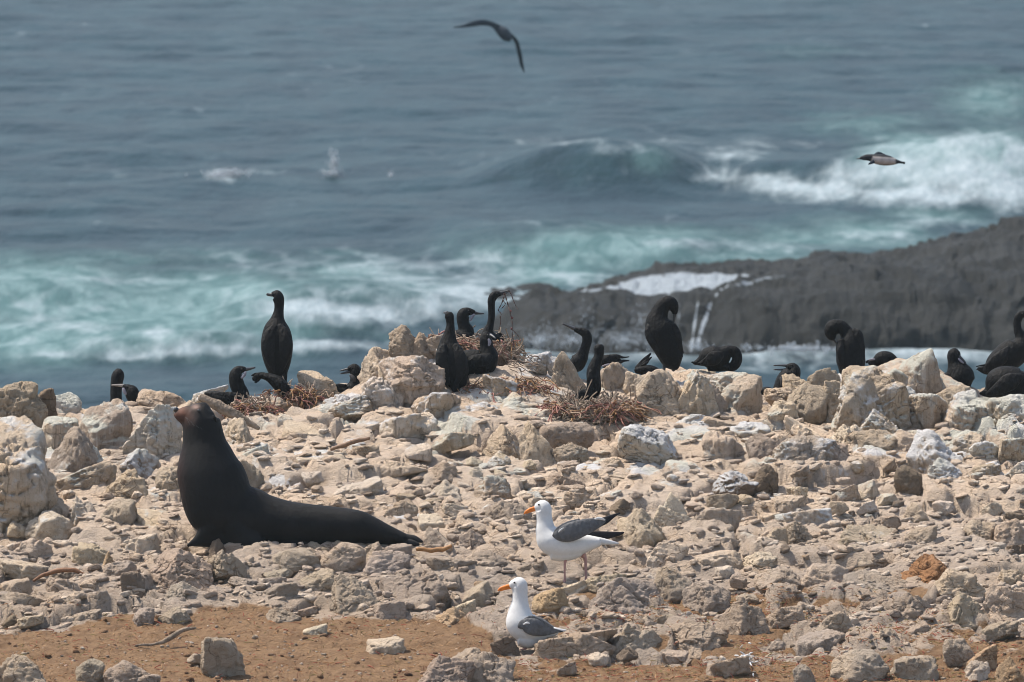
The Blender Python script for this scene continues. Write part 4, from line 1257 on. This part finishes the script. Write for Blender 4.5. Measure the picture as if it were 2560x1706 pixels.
cormorant('big black cormorant hunched on the guano covered rock at the right edge of the photo', 59.8,
          [(2452, 985, 4), (2472, 980, 17), (2496, 962, 40), (2525, 958, 42), (2552, 962, 38), (2580, 952, 26), (2592, 930, 15), (2600, 915, 12), (2612, 908, 8)],
          bills=[[(2610, 908, 5), (2632, 908, 2)]], tail=[[(2470, 982, 8, -10, .4), (2450, 984, 4, -12, .3)]], wings=[[[(2555, 940, 8, -34, .5), (2525, 955, 22, -42, .4), (2495, 972, 15, -36, .4), (2468, 986, 5, -24, .4)]]])

# strands hanging from the carrying cormorant's bill
b = Buf()
m_ = 60.3 / FPX
for pl in ([(1271, 728), (1278, 735), (1284, 750), (1290, 764), (1294, 773)], [(1262, 733), (1258, 745), (1254, 760), (1247, 775), (1252, 783), (1256, 788)], [(1262, 732), (1266, 748), (1271, 765), (1276, 780), (1279, 795), (1281, 815), (1280, 835), (1283, 860), (1284, 882)],
           [(1279, 822), (1288, 832), (1298, 843)], [(1257, 750), (1262, 760), (1255, 772)], [(1250, 790), (1250, 810), (1248, 828)], [(1281, 838), (1278, 858), (1279, 878)]):
    C = np.array([P(a + random.uniform(-1.2, 1.2), c, 60.3 + random.uniform(-.02, .02)) for a, c in pl])
    C = catmull(C, 5)
    V, F = tube(C, np.linspace(1.5, 0.9, len(C)) * m_ * (1 + .5 * np.sin(np.arange(len(C)) * 1.7)), 5)
    b.add(V, F, (.10, .06, .05, 1))
for a, c in ((1276, 778), (1280, 795), (1279, 822), (1282, 862)):
    W, F = ico(2)
    b.add(W * 3.2 * m_ + P(a, c, 60.3), F, (.16, .05, .05, 1))
tag(obj('seaweed_strand', b.mesh('seaweed_strand', True, True), M['weed']), 'dark stringy seaweed dangling from the stretching cormorant\'s bill', 'seaweed')

# ------------------------------------------------------------------ sea lion
TS = 56.28


def lion_tint(u, v, d):
    c = np.tile(np.array([.0078, .0074, .0073, 1.0]), (len(u), 1))
    muz = np.exp(-(((u - 452) / 22) ** 2 + ((v - 1036) / 24) ** 2))
    c[:, :3] += muz[:, None] * np.array([.125, .056, .036])
    brow = np.exp(-(((u - 489) / 9) ** 2 + ((v - 1017) / 6) ** 2))
    c[:, :3] += brow[:, None] * np.array([.20, .13, .105])
    wh = np.exp(-(((u - 482) / 10) ** 2 + ((v - 1050) / 12) ** 2))
    c[:, :3] += wh[:, None] * np.array([.05, .035, .03])
    nose = np.exp(-(((u - 441) / 6) ** 2 + ((v - 1024) / 8) ** 2))
    c[:, :3] *= (1 - .85 * nose)[:, None]
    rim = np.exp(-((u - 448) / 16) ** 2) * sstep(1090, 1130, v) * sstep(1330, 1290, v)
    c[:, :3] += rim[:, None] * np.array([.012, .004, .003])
    return c


base = P(560, 1372, TS)
lion = empty('sea_lion', base)
tag(lion, 'big black sea lion resting on the rocks with head raised to the left', 'sea lion')
fused('body', [
    [(512, 1012, 14), (507, 1024, 30), (502, 1044, 45, 0, .85), (506, 1075, 50, 0, .85), (510, 1105, 55, 0, .85), (514, 1132, 66, 0, .85), (521, 1173, 80.5, 0, .85), (534, 1212, 87, 0, .85), (546, 1258, 87, 0, .85), (560, 1300, 78, 0, .9), (566, 1335, 60, 0, .9)],
    [(545, 1278, 60, 0, .9), (600, 1290, 76, 0, .85), (635, 1297, 75, 0, .85), (668, 1303, 65, 0, .9), (727, 1311, 57, 0, 1.), (816, 1315, 50, 0, 1.), (888, 1319, 44.5, 0, 1.), (921, 1325, 37, 0, 1.), (965, 1337, 26, 0, 1.1), (1008, 1347, 15, 0, 1.3), (1030, 1353, 9, 0, 1.4)],
    [(505, 1046, 38), (485, 1041, 30), (466, 1039, 24.5), (452, 1037, 19), (442, 1034, 12), (439, 1032, 7)],
    [(470, 1055, 14), (459, 1055, 10), (452, 1052, 6)],
    [(545, 1305, 50, -22), (522, 1332, 34, -30), (496, 1351, 15, -38, .6), (468, 1365, 4.5, -44, .5)],
    [(590, 1320, 50, -26), (620, 1350, 36, -46, .6), (645, 1372, 25, -60, .45), (660, 1386, 13, -66, .35)],
    [(482, 1363, 5, -30), (506, 1354, 15, -30), (540, 1340, 34, -26), (590, 1342, 32, -26), (630, 1352, 24, -30), (656, 1368, 14, -34)],
    [(700, 1335, 40, -10), (740, 1352, 22, -26, .8), (768, 1370, 9, -32, .7)],
    [(1000, 1343, 13, 0), (1026, 1350, 10, -6, .8), (1046, 1355, 6, -10, .7)],
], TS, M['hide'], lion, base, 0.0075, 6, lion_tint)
ball('eye', 497, 1027, 4.2, TS, M['eye'], lion, base, -33)
piece('ear', [[(532, 1040, 2, -34, .6), (537, 1047, 4, -36, .6), (540, 1056, 1.6, -34, .6)]], TS, M['black'], lion, base, 8)
ball('nose', 440, 1025, 7.0, TS, M['eye'], lion, base, 0)
b = Buf()
for k in range(9):
    a0 = P(462 + k * 1.6, 1042 + k * 1.1, TS - .055)
    a1 = P(478 + k * 3.4 + random.uniform(-4, 4), 1062 + k * 1.6, TS - .11)
    V, F = tube(catmull(np.array([a0, (a0 + a1) / 2 + np.array([0, 0, .008]), a1]), 4), 0.0006, 4)
    b.add(V - base, F)
obj('whiskers', b.mesh('whiskers'), M['bill'], lion)
piece('hind_flipper', [[(1012, 1344, 9, -4, .5), (1036, 1348, 9, -10, .4), (1056, 1355, 3, -14, .4)], [(1008, 1352, 8, -10, .5), (1034, 1358, 7, -18, .4), (1048, 1362, 3, -22, .4)]], TS, M['hide'], lion, base)
for o_ in lion.children:
    if o_.name.startswith('hind_flipper'):
        set_tint(o_.data, (.02, .0185, .019, 1))

# ------------------------------------------------------------------ gulls
GULLS = 'gulls among the stones'


def gull(label, t, base, body, extra, bill, eye, wing, tips, tail, legs, edge=None):
    base = P(base[0], base[1], t)
    root = empty('gull', base)
    tag(root, label, 'bird', GULLS)
    fused('body', [body] + extra, t, M['white'], root, base, 0.0045, 4)
    up, lo = bill
    piece('upper_bill', [up], t, M['orange'], root, base, 10)
    piece('lower_bill', [lo], t, M['orange'], root, base, 10)
    ball('eye', eye[0], eye[1], 2.6, t, M['eye'], root, base, eye[2])
    for w in wing:
        piece('wing', w, t, M['grey'], root, base, 18)
    if edge:
        for e in edge:
            piece('white_wing_edge', [e], t, M['white'], root, base, 8)
    for w in tips:
        piece('wing_tip', w, t, M['wingtip'], root, base, 10)
    piece('tail', tail, t, M['white'], root, base, 12)
    for lg in legs:
        L = piece('leg', [lg[0]], t, M['pinkleg'], root, base, 8)
        piece('foot', lg[1], t, M['pinkleg'], L, base, 8)
    return root


gull('white gull with slate grey wings standing on one of the stones, black wing tips raised', 55.42, (1414, 1453),
     [(1500, 1356, 10), (1475, 1358, 19), (1440, 1361, 31), (1405, 1359, 38.5), (1378, 1348, 38), (1365, 1327, 27), (1362, 1307, 21), (1360, 1290, 19.5), (1359, 1276, 20.5), (1355, 1269, 19.5), (1346, 1269, 14), (1339, 1271, 9)],
     [[(1380, 1375, 26), (1415, 1378, 26), (1450, 1372, 20)], [(1350, 1274, 14), (1341, 1275, 9)]],
     ([(1340, 1270, 4.8, 0, .7), (1326, 1273.5, 4.0, 0, .7), (1315, 1280, 3.0, 0, .7), (1310, 1286, 1.2, 0, .7)], [(1340, 1275, 3.0, 0, .7), (1325, 1279, 2.8, 0, .7), (1315, 1284, 1.8, 0, .7)]),
     (1347, 1262, -14),
     [[[(1382, 1344, 5, -30, .4), (1396, 1338, 16, -36, .35), (1425, 1331, 23.5, -40, .3), (1462, 1318, 20.5, -34, .3), (1490, 1309, 14, -24, .3), (1508, 1303, 7, -16, .3), (1514, 1300, 3, -14, .3)], [(1388, 1330, 4, -36, .4), (1400, 1319, 5, -38, .4), (1425, 1308, 6, -34, .4), (1450, 1302, 5, -28, .4)]],
      [[(1392, 1340, 5, 26, .4), (1425, 1326, 18, 34, .3), (1465, 1316, 16, 26, .3), (1505, 1310, 6, 14, .3)]]],
     [[[(1488, 1312, 9, -18, .3), (1512, 1302, 9.5, -12, .25), (1532, 1291, 5, -8, .3), (1550, 1283, 1.5, -6, .3)]], [[(1462, 1336, 6, 8, .3), (1490, 1339, 10.5, 8, .25), (1520, 1338, 9, 8, .25), (1546, 1335, 5.5, 8, .3), (1560, 1332, 2, 8, .3)]]],
     [[(1470, 1352, 14, 4, .6), (1505, 1354, 9, 4, .6), (1530, 1357, 5, 4, .6), (1546, 1359, 2, 4, .6)]],
     [[[(1416, 1392, 9, -8), (1413, 1404, 4, -8), (1411.6, 1425, 2.6, -8), (1412, 1446, 2.6, -8), (1411, 1455, 3.6, -8)], [[(1412, 1453, 3, -8), (1404, 1457, 2, -16), (1397, 1459, 1.2, -22)], [(1412, 1453, 3, -8), (1410, 1458, 2, -18), (1408, 1461, 1.2, -28)]]],
      [[(1455, 1385, 10, 8), (1463, 1398, 4.2, 8), (1464, 1420, 3.4, 8), (1465, 1446, 3.2, 8), (1464, 1453, 4, 8)], [[(1464, 1451, 3, 8), (1456, 1455, 2.2, 0), (1449, 1457, 1.3, -6)], [(1464, 1451, 3, 8), (1462, 1456, 2.2, -2), (1460, 1459, 1.3, -12)]]]],
     [[(1484, 1300, 1.5, -26, .5), (1495, 1296.5, 3.4, -26, .4), (1506, 1298, 3, -24, .4), (1512, 1301, 1.5, -20, .4)], [(1396, 1331, 1.2, -46, .4), (1401, 1326, 2.4, -47, .4), (1409, 1320, 1.2, -46, .4)]])
gull('white gull with folded slate wings sitting low at the edge of the brown soil', 53.85, (1315, 1622),
     [(1395, 1580, 6), (1378, 1582, 13), (1352, 1583, 24), (1326, 1575, 36), (1304, 1558, 39), (1299, 1532, 30), (1300, 1508, 21.5), (1300, 1489, 19), (1300, 1472, 19.5), (1297, 1462, 19.5), (1286, 1462, 14), (1276, 1465, 9)],
     [[(1300, 1592, 24), (1322, 1596, 26), (1345, 1592, 18)]],
     ([(1277, 1464, 4.8, 0, .7), (1263, 1467.5, 4.3, 0, .7), (1251, 1472, 3.5, 0, .7), (1245, 1478, 1.4, 0, .7)], [(1277, 1469.5, 3.2, 0, .7), (1261, 1473, 3, 0, .7), (1250, 1477, 2.0, 0, .7)]),
     (1286, 1457, -14),
     [[[(1296, 1568, 4, -36, .4), (1309, 1563, 15, -40, .35), (1334, 1568, 21.5, -40, .3), (1360, 1576, 14.5, -30, .3), (1385, 1578, 7, -20, .3), (1398, 1578, 3, -14, .3)], [(1312, 1550, 4, -36, .4), (1330, 1545, 6, -38, .4), (1355, 1558, 8, -32, .4), (1380, 1571, 5, -22, .4)]],
      [[(1318, 1548, 5, 28, .4), (1345, 1556, 14, 30, .3), (1375, 1569, 8, 18, .3), (1396, 1576, 3, 8, .3)]]],
     [[[(1380, 1577, 5, -14, .3), (1394, 1578, 3.5, -10, .3), (1407, 1580, 1.2, -8, .3)]]],
     [[(1385, 1577, 9, 0, .6), (1402, 1577, 5, 0, .6), (1415, 1576, 2, 0, .6)]],
     [[[(1316, 1606, 9, -6), (1315, 1616, 4, -6), (1314, 1623, 3.5, -6)], [[(1314, 1622, 3, -6), (1306, 1624, 2, -14), (1299, 1625, 1.2, -20)]]]],
     [[(1308, 1562, 1.2, -46, .4), (1317, 1558, 3, -47, .4), (1326, 1560, 1.4, -46, .4)]])

# ------------------------------------------------------------------ birds in the air
t = 142.0
base = P(1258, 82, t)
fl = empty('seabird', base)
tag(fl, 'dark seabird gliding high over the sea with long drooping wings', 'bird')
fused('body', [[(1232, 60, 3), (1238, 66, 7), (1247, 73, 11), (1258, 82, 14.5), (1267, 92, 13), (1273, 99, 8), (1276, 103, 3)]], t, M['plume'], fl, base, 0.010, 4, lambda u, v, d: np.tile(np.array([.030, .040, .052, 1]), (len(u), 1)))
w1_ = piece('wing', [[(1246, 70, 8, -4, .5), (1226, 60, 6.5, -16, .35), (1203, 57, 7.5, -34, .3), (1180, 61, 6.5, -52, .3), (1158, 66, 3.4, -66, .3), (1133, 69, 1.2, -80, .3)]], t, M['plume'], fl, base)
w2_ = piece('wing', [[(1266, 84, 8, 4, .5), (1279, 91, 5, 16, .35), (1290, 103, 5, 34, .3), (1296, 122, 5.2, 52, .3), (1301, 145, 5.0, 66, .3), (1305, 165, 4, 80, .3), (1311, 182, 1, 92, .3)]], t, M['plume'], fl, base)
for w_ in (w1_, w2_):
    set_tint(w_.data, (.020, .030, .040, 1))

t = 76.0
base = P(2205, 402, t)
mu = empty('murre', base)
tag(mu, 'black headed seabird with pale belly flying left past the big breaker', 'bird')


def murre_tint(u, v, d):
    c = np.tile(np.array([.36, .33, .31, 1.0]), (len(u), 1))
    head = sstep(2184, 2177, u + (v - 396) * .5)
    back_ = sstep(395, 390, v - (u - 2200) * 0.075)
    rear = sstep(2236, 2242, u)
    k = np.maximum(np.maximum(head, back_), rear)[:, None]
    c[:, :3] = c[:, :3] * (1 - k) + np.array([.012, .014, .018]) * k
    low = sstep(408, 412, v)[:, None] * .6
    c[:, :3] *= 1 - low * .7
    return c


fused('body', [[(2150, 396, 3.2), (2158, 395, 6), (2168, 394, 8), (2178, 395, 9.5), (2190, 398, 12.5), (2206, 400, 14), (2222, 402, 12.5), (2234, 404, 9), (2246, 405, 4.5), (2256, 407, 3), (2262, 408, 3.6)]], t, M['plume'], mu, base, 0.005, 4, murre_tint)
piece('bill', [[(2154, 396, 3), (2148, 397, 1.8), (2141, 398, .8)]], t, M['bill'], mu, base, 8)
a_ = piece('wing', [[(2186, 391, 5, 12, .5), (2196, 386, 6, 40, .3), (2208, 388, 4, 80, .3), (2222, 393, 1.5, 110, .3)]], t, M['plume'], mu, base)
b_ = piece('wing', [[(2184, 404, 5, -12, .5), (2177, 408, 3.4, -40, .35), (2171, 411, 1.4, -62, .4)]], t, M['plume'], mu, base)
for w_ in (a_, b_):
    set_tint(w_.data, (.018, .024, .032, 1))

# ------------------------------------------------------------------ nests
NESTS = 'seaweed and twig nests'


def nest(label, u, v, wpx, hpx, t, n_tw, n_wd, weed_at, flat=0.7, rim=1.0):
    """mound + tangled twigs + coloured seaweed; (u, v) is the middle of the nest's base"""
    m = t / FPX
    c = P(u, v, t)
    root = empty('nest', c)
    tag(root, label, 'nest', NESTS)
    rx, ry, H = wpx * m / 2, min(wpx * m / 2 * flat, .34), hpx * m
    W, F = ico(4)
    W = W * np.array([rx * .93, ry * .93, H * .88])
    W = W + W / np.linalg.norm(W, axis=1)[:, None] * (0.055 * fbm(W * 16 + u, 4, 5))[:, None]
    me = mk_mesh('mound', W, F)
    set_tint(me, (.150, .104, .070, 1))
    obj('mound', me, M['twig'], root)
    b = Buf()
    for k in range(n_tw):
        a = random.uniform(0, 2 * math.pi)
        zf = random.random() ** .7
        L = random.uniform(.10, .30) * min(1, wpx / 150)
        pts = []
        rr = math.sqrt(max(0.05, 1 - (zf * .85) ** 2)) * random.uniform(.86, 1.10)
        da = L / max(rx, .05) / 2
        tilt = random.gauss(0, .045)
        wob = random.uniform(0, 6)
        for s in np.linspace(-1, 1, 7):
            aa = a + da * s
            kk = rr * (1 + .05 * math.sin(s * 4 + wob))
            pts.append((rx * kk * math.cos(aa), ry * kk * math.sin(aa), H * zf * .95 + tilt * s + .018 * math.sin(s * 3.1 + wob * 2)))
        pts = np.array(pts)
        if random.random() < .35:
            q = random.uniform(-1, 1)
            dv = np.array([random.gauss(0, .5), random.gauss(0, .4), -abs(random.gauss(0, .6))])
            p0 = pts[3]
            pts = np.array([p0 + dv * s * L * .5 + np.array([math.sin(s * 3 + wob) * .025, 0, math.cos(s * 2.3 + wob) * .02]) for s in np.linspace(-.5, 1, 6)])
        V, F = tube(catmull(pts, 3), random.uniform(.0022, .0052), 5)
        g_ = random.uniform(.5, 1.25)
        b.add(V, F, (.36 * g_, .285 * g_, .215 * g_, 1))
    if n_tw:
        tag(obj('twigs', b.mesh('twigs', True, True), M['twig'], root), kind='stuff')
    b = Buf()
    for k in range(int(n_wd * 1.7)):
        du, dv, su, sv = random.choice(weed_at)
        x0 = (du + random.gauss(0, su)) * m
        z0 = (dv + random.gauss(0, sv)) * m
        y0 = random.uniform(-1, .2) * ry * math.sqrt(max(.05, 1 - min(1, (x0 / rx) ** 2)))
        L = random.uniform(.06, .20)
        d = np.array([random.gauss(0, 1), random.gauss(0, .8), random.gauss(-.08, .20)])
        d /= np.linalg.norm(d)
        e = np.array([random.gauss(0, 1), random.gauss(0, 1), random.gauss(0, 1)])
        e /= np.linalg.norm(e)
        w = random.uniform(2, 5)
        pts = np.array([np.array([x0, y0, z0]) + d * L * s + e * .020 * math.sin(s * w * 2.2) + np.array([0, 0, -.05 * L * 10 * s * s * .6]) for s in np.linspace(0, 1, 9)])
        V, F = tube(catmull(pts, 2), random.uniform(.0012, .0056), 5)
        cc = random.choice([(.27, .145, .06), (.33, .18, .075), (.24, .10, .07), (.29, .125, .10), (.20, .105, .06), (.17, .085, .06), (.25, .17, .11)])
        b.add(V, F, cc + (1,))
    if n_wd:
        tag(obj('seaweed', b.mesh('seaweed', True, True), M['weed'], root), kind='stuff')
    return root


nest('small nest of red seaweed and grey twigs behind the sea lion\'s head', 630, 1048, 110, 44, 59.55, 150, 170, [(-10, 30, 22, 7), (5, 20, 22, 7)], .6)
nest('little seaweed nest under the tall standing cormorant', 738, 1006, 105, 40, 59.85, 90, 130, [(0, 22, 28, 7)], .6)
nest('high nest mound of orange seaweed and twigs holding the top pair of cormorants', 1180, 905, 250, 62, 60.35, 300, 380, [(-95, 34, 24, 14), (-75, 52, 18, 8), (0, 52, 50, 5), (-110, 15, 18, 8)], .8)
nest('broad reddish seaweed nest below the large cormorant with its back turned', 1235, 1000, 260, 46, 59.8, 150, 420, [(0, 26, 60, 10), (60, 38, 32, 8), (-75, 12, 34, 8), (30, 15, 50, 10)], .55)
nest('large tangled nest of bare grey twigs with orange seaweed rim under the upright cormorant', 1482, 1066, 240, 66, 59.3, 900, 330, [(-85, 50, 22, 6), (42, 54, 26, 6), (64, 48, 24, 6)], .75)

# stringy twigs lying loose beside the top mound
b = Buf()
for k in range(26):
    u_, v_ = random.uniform(1255, 1330), random.uniform(872, 925)
    C = np.array([P(u_ + s * random.uniform(14, 34), v_ + s * random.uniform(3, 16) + random.uniform(-2, 2), 60.0 - (v_ - 870) * .006) for s in np.linspace(0, 1, 4)])
    V, F = tube(catmull(C, 3), .0035, 5)
    g_ = random.uniform(.6, 1.2)
    b.add(V, F, (.27 * g_, .20 * g_, .15 * g_, 1))
tag(obj('twigs', b.mesh('twigs', True, True), M['twig']), 'loose dry twigs trailing down right of the top nest mound', kind='stuff')

# ------------------------------------------------------------------ driftwood, sticks, kelp
def stick(name, label, cat, pts, t0, r, mat, tint=None, dt=0.0, sub=8):
    ts_ = [t0 + dt * i / (len(pts) - 1) for i in range(len(pts))]
    C = catmull(np.array([P(a, b_, q_) for (a, b_), q_ in zip(pts, ts_)]), 6)
    rr = np.interp(np.linspace(0, 1, len(C)), np.linspace(0, 1, len(r)), r) * t0 / FPX
    c0 = C[0].copy()
    V, F = sweep(C - c0, rr, rr * .9, 14)
    V = V + 0.006 * fbm(V * 22 + 3, 3, 400)[:, None] * np.array([1, 1, 1])
    me = mk_mesh(name, V, F)
    if tint:
        set_tint(me, tint + (1,))
    return tag(obj(name, me, mat, loc=c0), label, cat)


stick('driftwood_log', 'grey weathered driftwood log lying behind the sea lion\'s head', 'driftwood', [(500, 992), (535, 1010), (575, 1030), (610, 1050), (648, 1072)], 59.0, [9, 13, 14, 10, 5], M['wood'])
stick('dead_stick', 'short rust brown stick wedged between slabs right of the sea lion\'s neck', 'driftwood', [(828, 1123), (860, 1113), (895, 1102), (924, 1096)], 58.2, [4, 6, 6, 4], M['weed'], (.20, .12, .07))
stick('dead_stick', 'forked pale root lying on the bare brown soil', 'driftwood', [(340, 1613), (395, 1610), (430, 1592), (455, 1577), (490, 1570)], 53.9, [2.5, 4, 7, 6, 3], M['wood'])
stick('kelp_stalk', 'curved strip of dried brown kelp lying on pale stones at left', 'seaweed', [(84, 1452), (110, 1437), (145, 1428), (180, 1425), (205, 1435), (224, 1446)], 55.45, [3, 5, 6, 6, 5, 3], M['weed'], (.20, .095, .045))
stick('kelp_stalk', 'straight piece of rusty kelp under the wedge stone at the sea lion\'s tail', 'seaweed', [(1042, 1372), (1075, 1376), (1105, 1374), (1130, 1364)], 56.0, [5, 6, 6, 4], M['weed'], (.30, .155, .060))

# dried reddish plants on the soil
b = Buf()
for k in range(7500):
    if k % 5 == 0:
        u_, v_ = random.uniform(0, 1250), random.uniform(1530, 1710)
    elif random.random() < .45:
        u_, v_ = random.uniform(1290, 2560), random.gauss(1672, 26)
    else:
        u_, v_ = random.choice([(1600, 1535), (1640, 1500), (1960, 1520), (2010, 1530), (2220, 1575), (1560, 1560), (2140, 1520), (1480, 1560), (1900, 1640), (1760, 1550), (1640, 1520), (1620, 1545), (1990, 1525), (1960, 1535), (2190, 1590), (2260, 1600), (2380, 1590), (2480, 1600), (1500, 1540), (1430, 1550), (2050, 1560), (1860, 1500), (1700, 1590), (1900, 1600), (2320, 1560), (2120, 1640)])
        u_, v_ = u_ + random.gauss(0, 34), v_ + random.gauss(0, 12)
    if v_ > 1720 or v_ < 1470:
        continue
    t = hit(u_, v_)
    p = P(u_, v_, t)
    p[2] = zg(p[0], p[1])
    L = random.uniform(.015, .06)
    d = np.array([random.gauss(0, .9), random.gauss(0, .9), random.uniform(.05, .7)])
    d /= np.linalg.norm(d)
    e = np.array([random.gauss(0, .3), random.gauss(0, .3), -.3])
    C = np.array([p + d * L * s + e * L * s * s for s in (0, .35, .7, 1)])
    V, F = tube(C, np.array([.0018, .0018, .0014, .0006]) * random.uniform(.7, 1.6), 4)
    cc = random.choice([(.26, .12, .05), (.34, .17, .07), (.22, .09, .05), (.40, .24, .12), (.20, .16, .06), (.30, .07, .045)])
    b.add(V, F, cc + (1,))
tag(obj('dry_plants', b.mesh('dry_plants', True, True), M['twig']), 'dried red brown ground plants creeping over soil and stones at lower right', kind='stuff')

# scraps of white feather on the ground
b = Buf()
for k in range(70):
    u_, v_ = random.gauss(1862, 16), random.gauss(1650, 15)
    p = P(u_, v_, hit(u_, v_))
    p[2] = zg(p[0], p[1]) + random.uniform(.004, .02)
    d = np.array([random.gauss(0, 1), random.gauss(0, 1), random.gauss(0, .5)])
    d *= random.uniform(.012, .03) / np.linalg.norm(d)
    V, F = tube(np.array([p - d, p - d * .3, p + d * .4, p + d]), np.array([.001, .005, .005, .001]), 5)
    b.add(V, F)
tag(obj('feathers', b.mesh('feathers'), M['white']), 'small scatter of white feathers on the soil at lower right', kind='stuff')

# ------------------------------------------------------------------ labels for the rocks
MARKS = [('the sea lion\'s chest', 470, 1300), ('the sea lion\'s belly', 700, 1375), ('the sea lion\'s back', 790, 1250), ('the sea lion\'s tail', 1030, 1350), ('the sea lion\'s muzzle', 440, 1040), ('the sea lion\'s nape', 575, 1110),
         ('the standing gull\'s feet', 1436, 1452), ('the standing gull\'s bill', 1310, 1285), ('the standing gull\'s tail', 1548, 1345), ('the sitting gull\'s tail', 1412, 1578), ('the sitting gull\'s bill', 1245, 1475), ('the sitting gull\'s belly', 1310, 1620),
         ('the leftmost cormorant', 292, 960), ('the tall back turned cormorant', 692, 860), ('the nest mound', 1150, 900), ('the large twig nest', 1482, 1035), ('the standing preening cormorant', 1660, 850), ('the arched crouching cormorant', 1795, 893),
         ('the gaping cormorant', 1975, 935), ('the shoulder preening cormorant', 2122, 880), ('the chest forward cormorant', 2395, 935), ('the hunched right edge cormorant', 2515, 960), ('the forked pale root', 420, 1595), ('the curved kelp strip', 155, 1430), ('the rusty kelp piece', 1085, 1374),
         ('the white feather scraps', 1862, 1650), ('the brown earth clod', 2315, 1425), ('the big white topped slab', 1625, 1105), ('the dark round boulder', 1918, 1195), ('the streaked left edge crag', 40, 1170), ('the upright soil edge wedge', 865, 1485), ('the rust brown stick', 876, 1110),
         ('the driftwood log', 590, 1040), ('the bottom right corner', 2540, 1690), ('the bottom left corner', 20, 1690), ('the orange tinted block', 1375, 1495), ('the right edge', 2560, 1280), ('the left edge', 0, 1330)]
SPECIAL = {(2315, 1460): 'rust brown clod of earth lying among grey stones at right', (1625, 1152): 'large slab with a bright white guano top below the twig nest', (1918, 1228): 'dark round boulder sitting alone on the pale slope at right',
           (10, 1318): 'tall crag with long white guano streaks at the left edge', (865, 1533): 'upright grey wedge stone at the upper edge of the brown soil', (1378, 1535): 'orange tinted block between the two gulls'}
WORDS = {'tan': 'tan', 'pale': 'pale cream', 'grey': 'grey', 'dark': 'dark brown', 'brown': 'rust brown', 'orange': 'orange tinted', 'white': 'white guano coated', 'greybrown': 'grey brown'}
SHP = {'slab': 'flat slab', 'block': 'angular block', 'wedge': 'wedge shaped', 'round': 'rounded'}
bucket = {}
for r in ROCKS:
    r['cv'] = (r['vt'] + r['vb']) / 2
    nm_, mu_, mv_ = min((mk for mk in MARKS), key=lambda k: math.hypot(r['u'] - k[1], (r['cv'] - k[2]) * 1.6))
    du, dv = r['u'] - mu_, (r['cv'] - mv_) * 1.6
    if abs(du) < 12 and abs(dv) < 12:
        side_ = 'right by'
    elif abs(du) > 2.2 * abs(dv):
        side_ = 'left of' if du < 0 else 'right of'
    elif abs(dv) > 2.2 * abs(du):
        side_ = 'behind' if dv < 0 else 'in front of'
    else:
        side_ = ('behind' if dv < 0 else 'in front') + ' and ' + ('left of' if du < 0 else 'right of')
    if 'corner' in nm_ or 'edge' in nm_ and 'cormorant' not in nm_ and 'crag' not in nm_ and 'wedge' not in nm_:
        side_ = 'near'
    r['key'] = (nm_, side_)
    r['dist'] = math.hypot(du, dv)
    sz_ = 'huge' if r['w'] > 180 else 'large' if r['w'] > 115 else 'mid sized' if r['w'] > 75 else 'small'
    kind_ = 'boulder' if r['w'] >= 85 else 'stone'
    d_ = '%s %s %s %s' % (sz_, WORDS[r['tone']], SHP[r['shape']], '' if r['shape'] in ('slab', 'block') else kind_)
    r['d'] = ' '.join(d_.split())
    bucket.setdefault((r['key'], r['d']), []).append(r)
ORD = ['nearest', 'second', 'third', 'fourth', 'fifth', 'sixth', 'seventh', 'eighth', 'ninth', 'tenth']
for (key, d), lst in bucket.items():
    lst.sort(key=lambda r: r['dist'])
    for i, r in enumerate(lst):
        pre = '' if len(lst) == 1 else ORD[min(i, 9)] + ' '
        lab = pre + d + ' ' + key[1] + ' ' + key[0]
        lab = SPECIAL.get((r['u'], r['vb']), lab)
        tag(r['o'], lab, 'boulder' if r['o'].name.startswith('boulder') else 'stone', 'boulders of the ridge and slope' if r['o'].name.startswith('boulder') else 'stones scattered over the slope')

# ------------------------------------------------------------------ thin sea haze
hv = np.array([[x_, y_, z_] for z_ in (-6.0, 16.5) for x_, y_ in ((-5200, -60), (5200, -60), (5200, 11500), (-5200, 11500))])
hf = np.array([[0, 3, 2, 1], [4, 5, 6, 7], [0, 1, 5, 4], [1, 2, 6, 5], [2, 3, 7, 6], [3, 0, 4, 7]])
hm = bpy.data.materials.new('haze')
hm.use_nodes = True
hm.node_tree.nodes.remove(hm.node_tree.nodes['Principled BSDF'])
pv = hm.node_tree.nodes.new('ShaderNodeVolumePrincipled')
pv.inputs['Color'].default_value = (0.72, 0.87, 0.93, 1)
pv.inputs['Density'].default_value = 0.00020
pv.inputs['Anisotropy'].default_value = 0.2
hm.node_tree.links.new(pv.outputs[0], hm.node_tree.nodes['Material Output'].inputs['Volume'])
tag(obj('haze', mk_mesh('haze', hv, hf, False), hm), 'thin pale sea haze', kind='stuff')
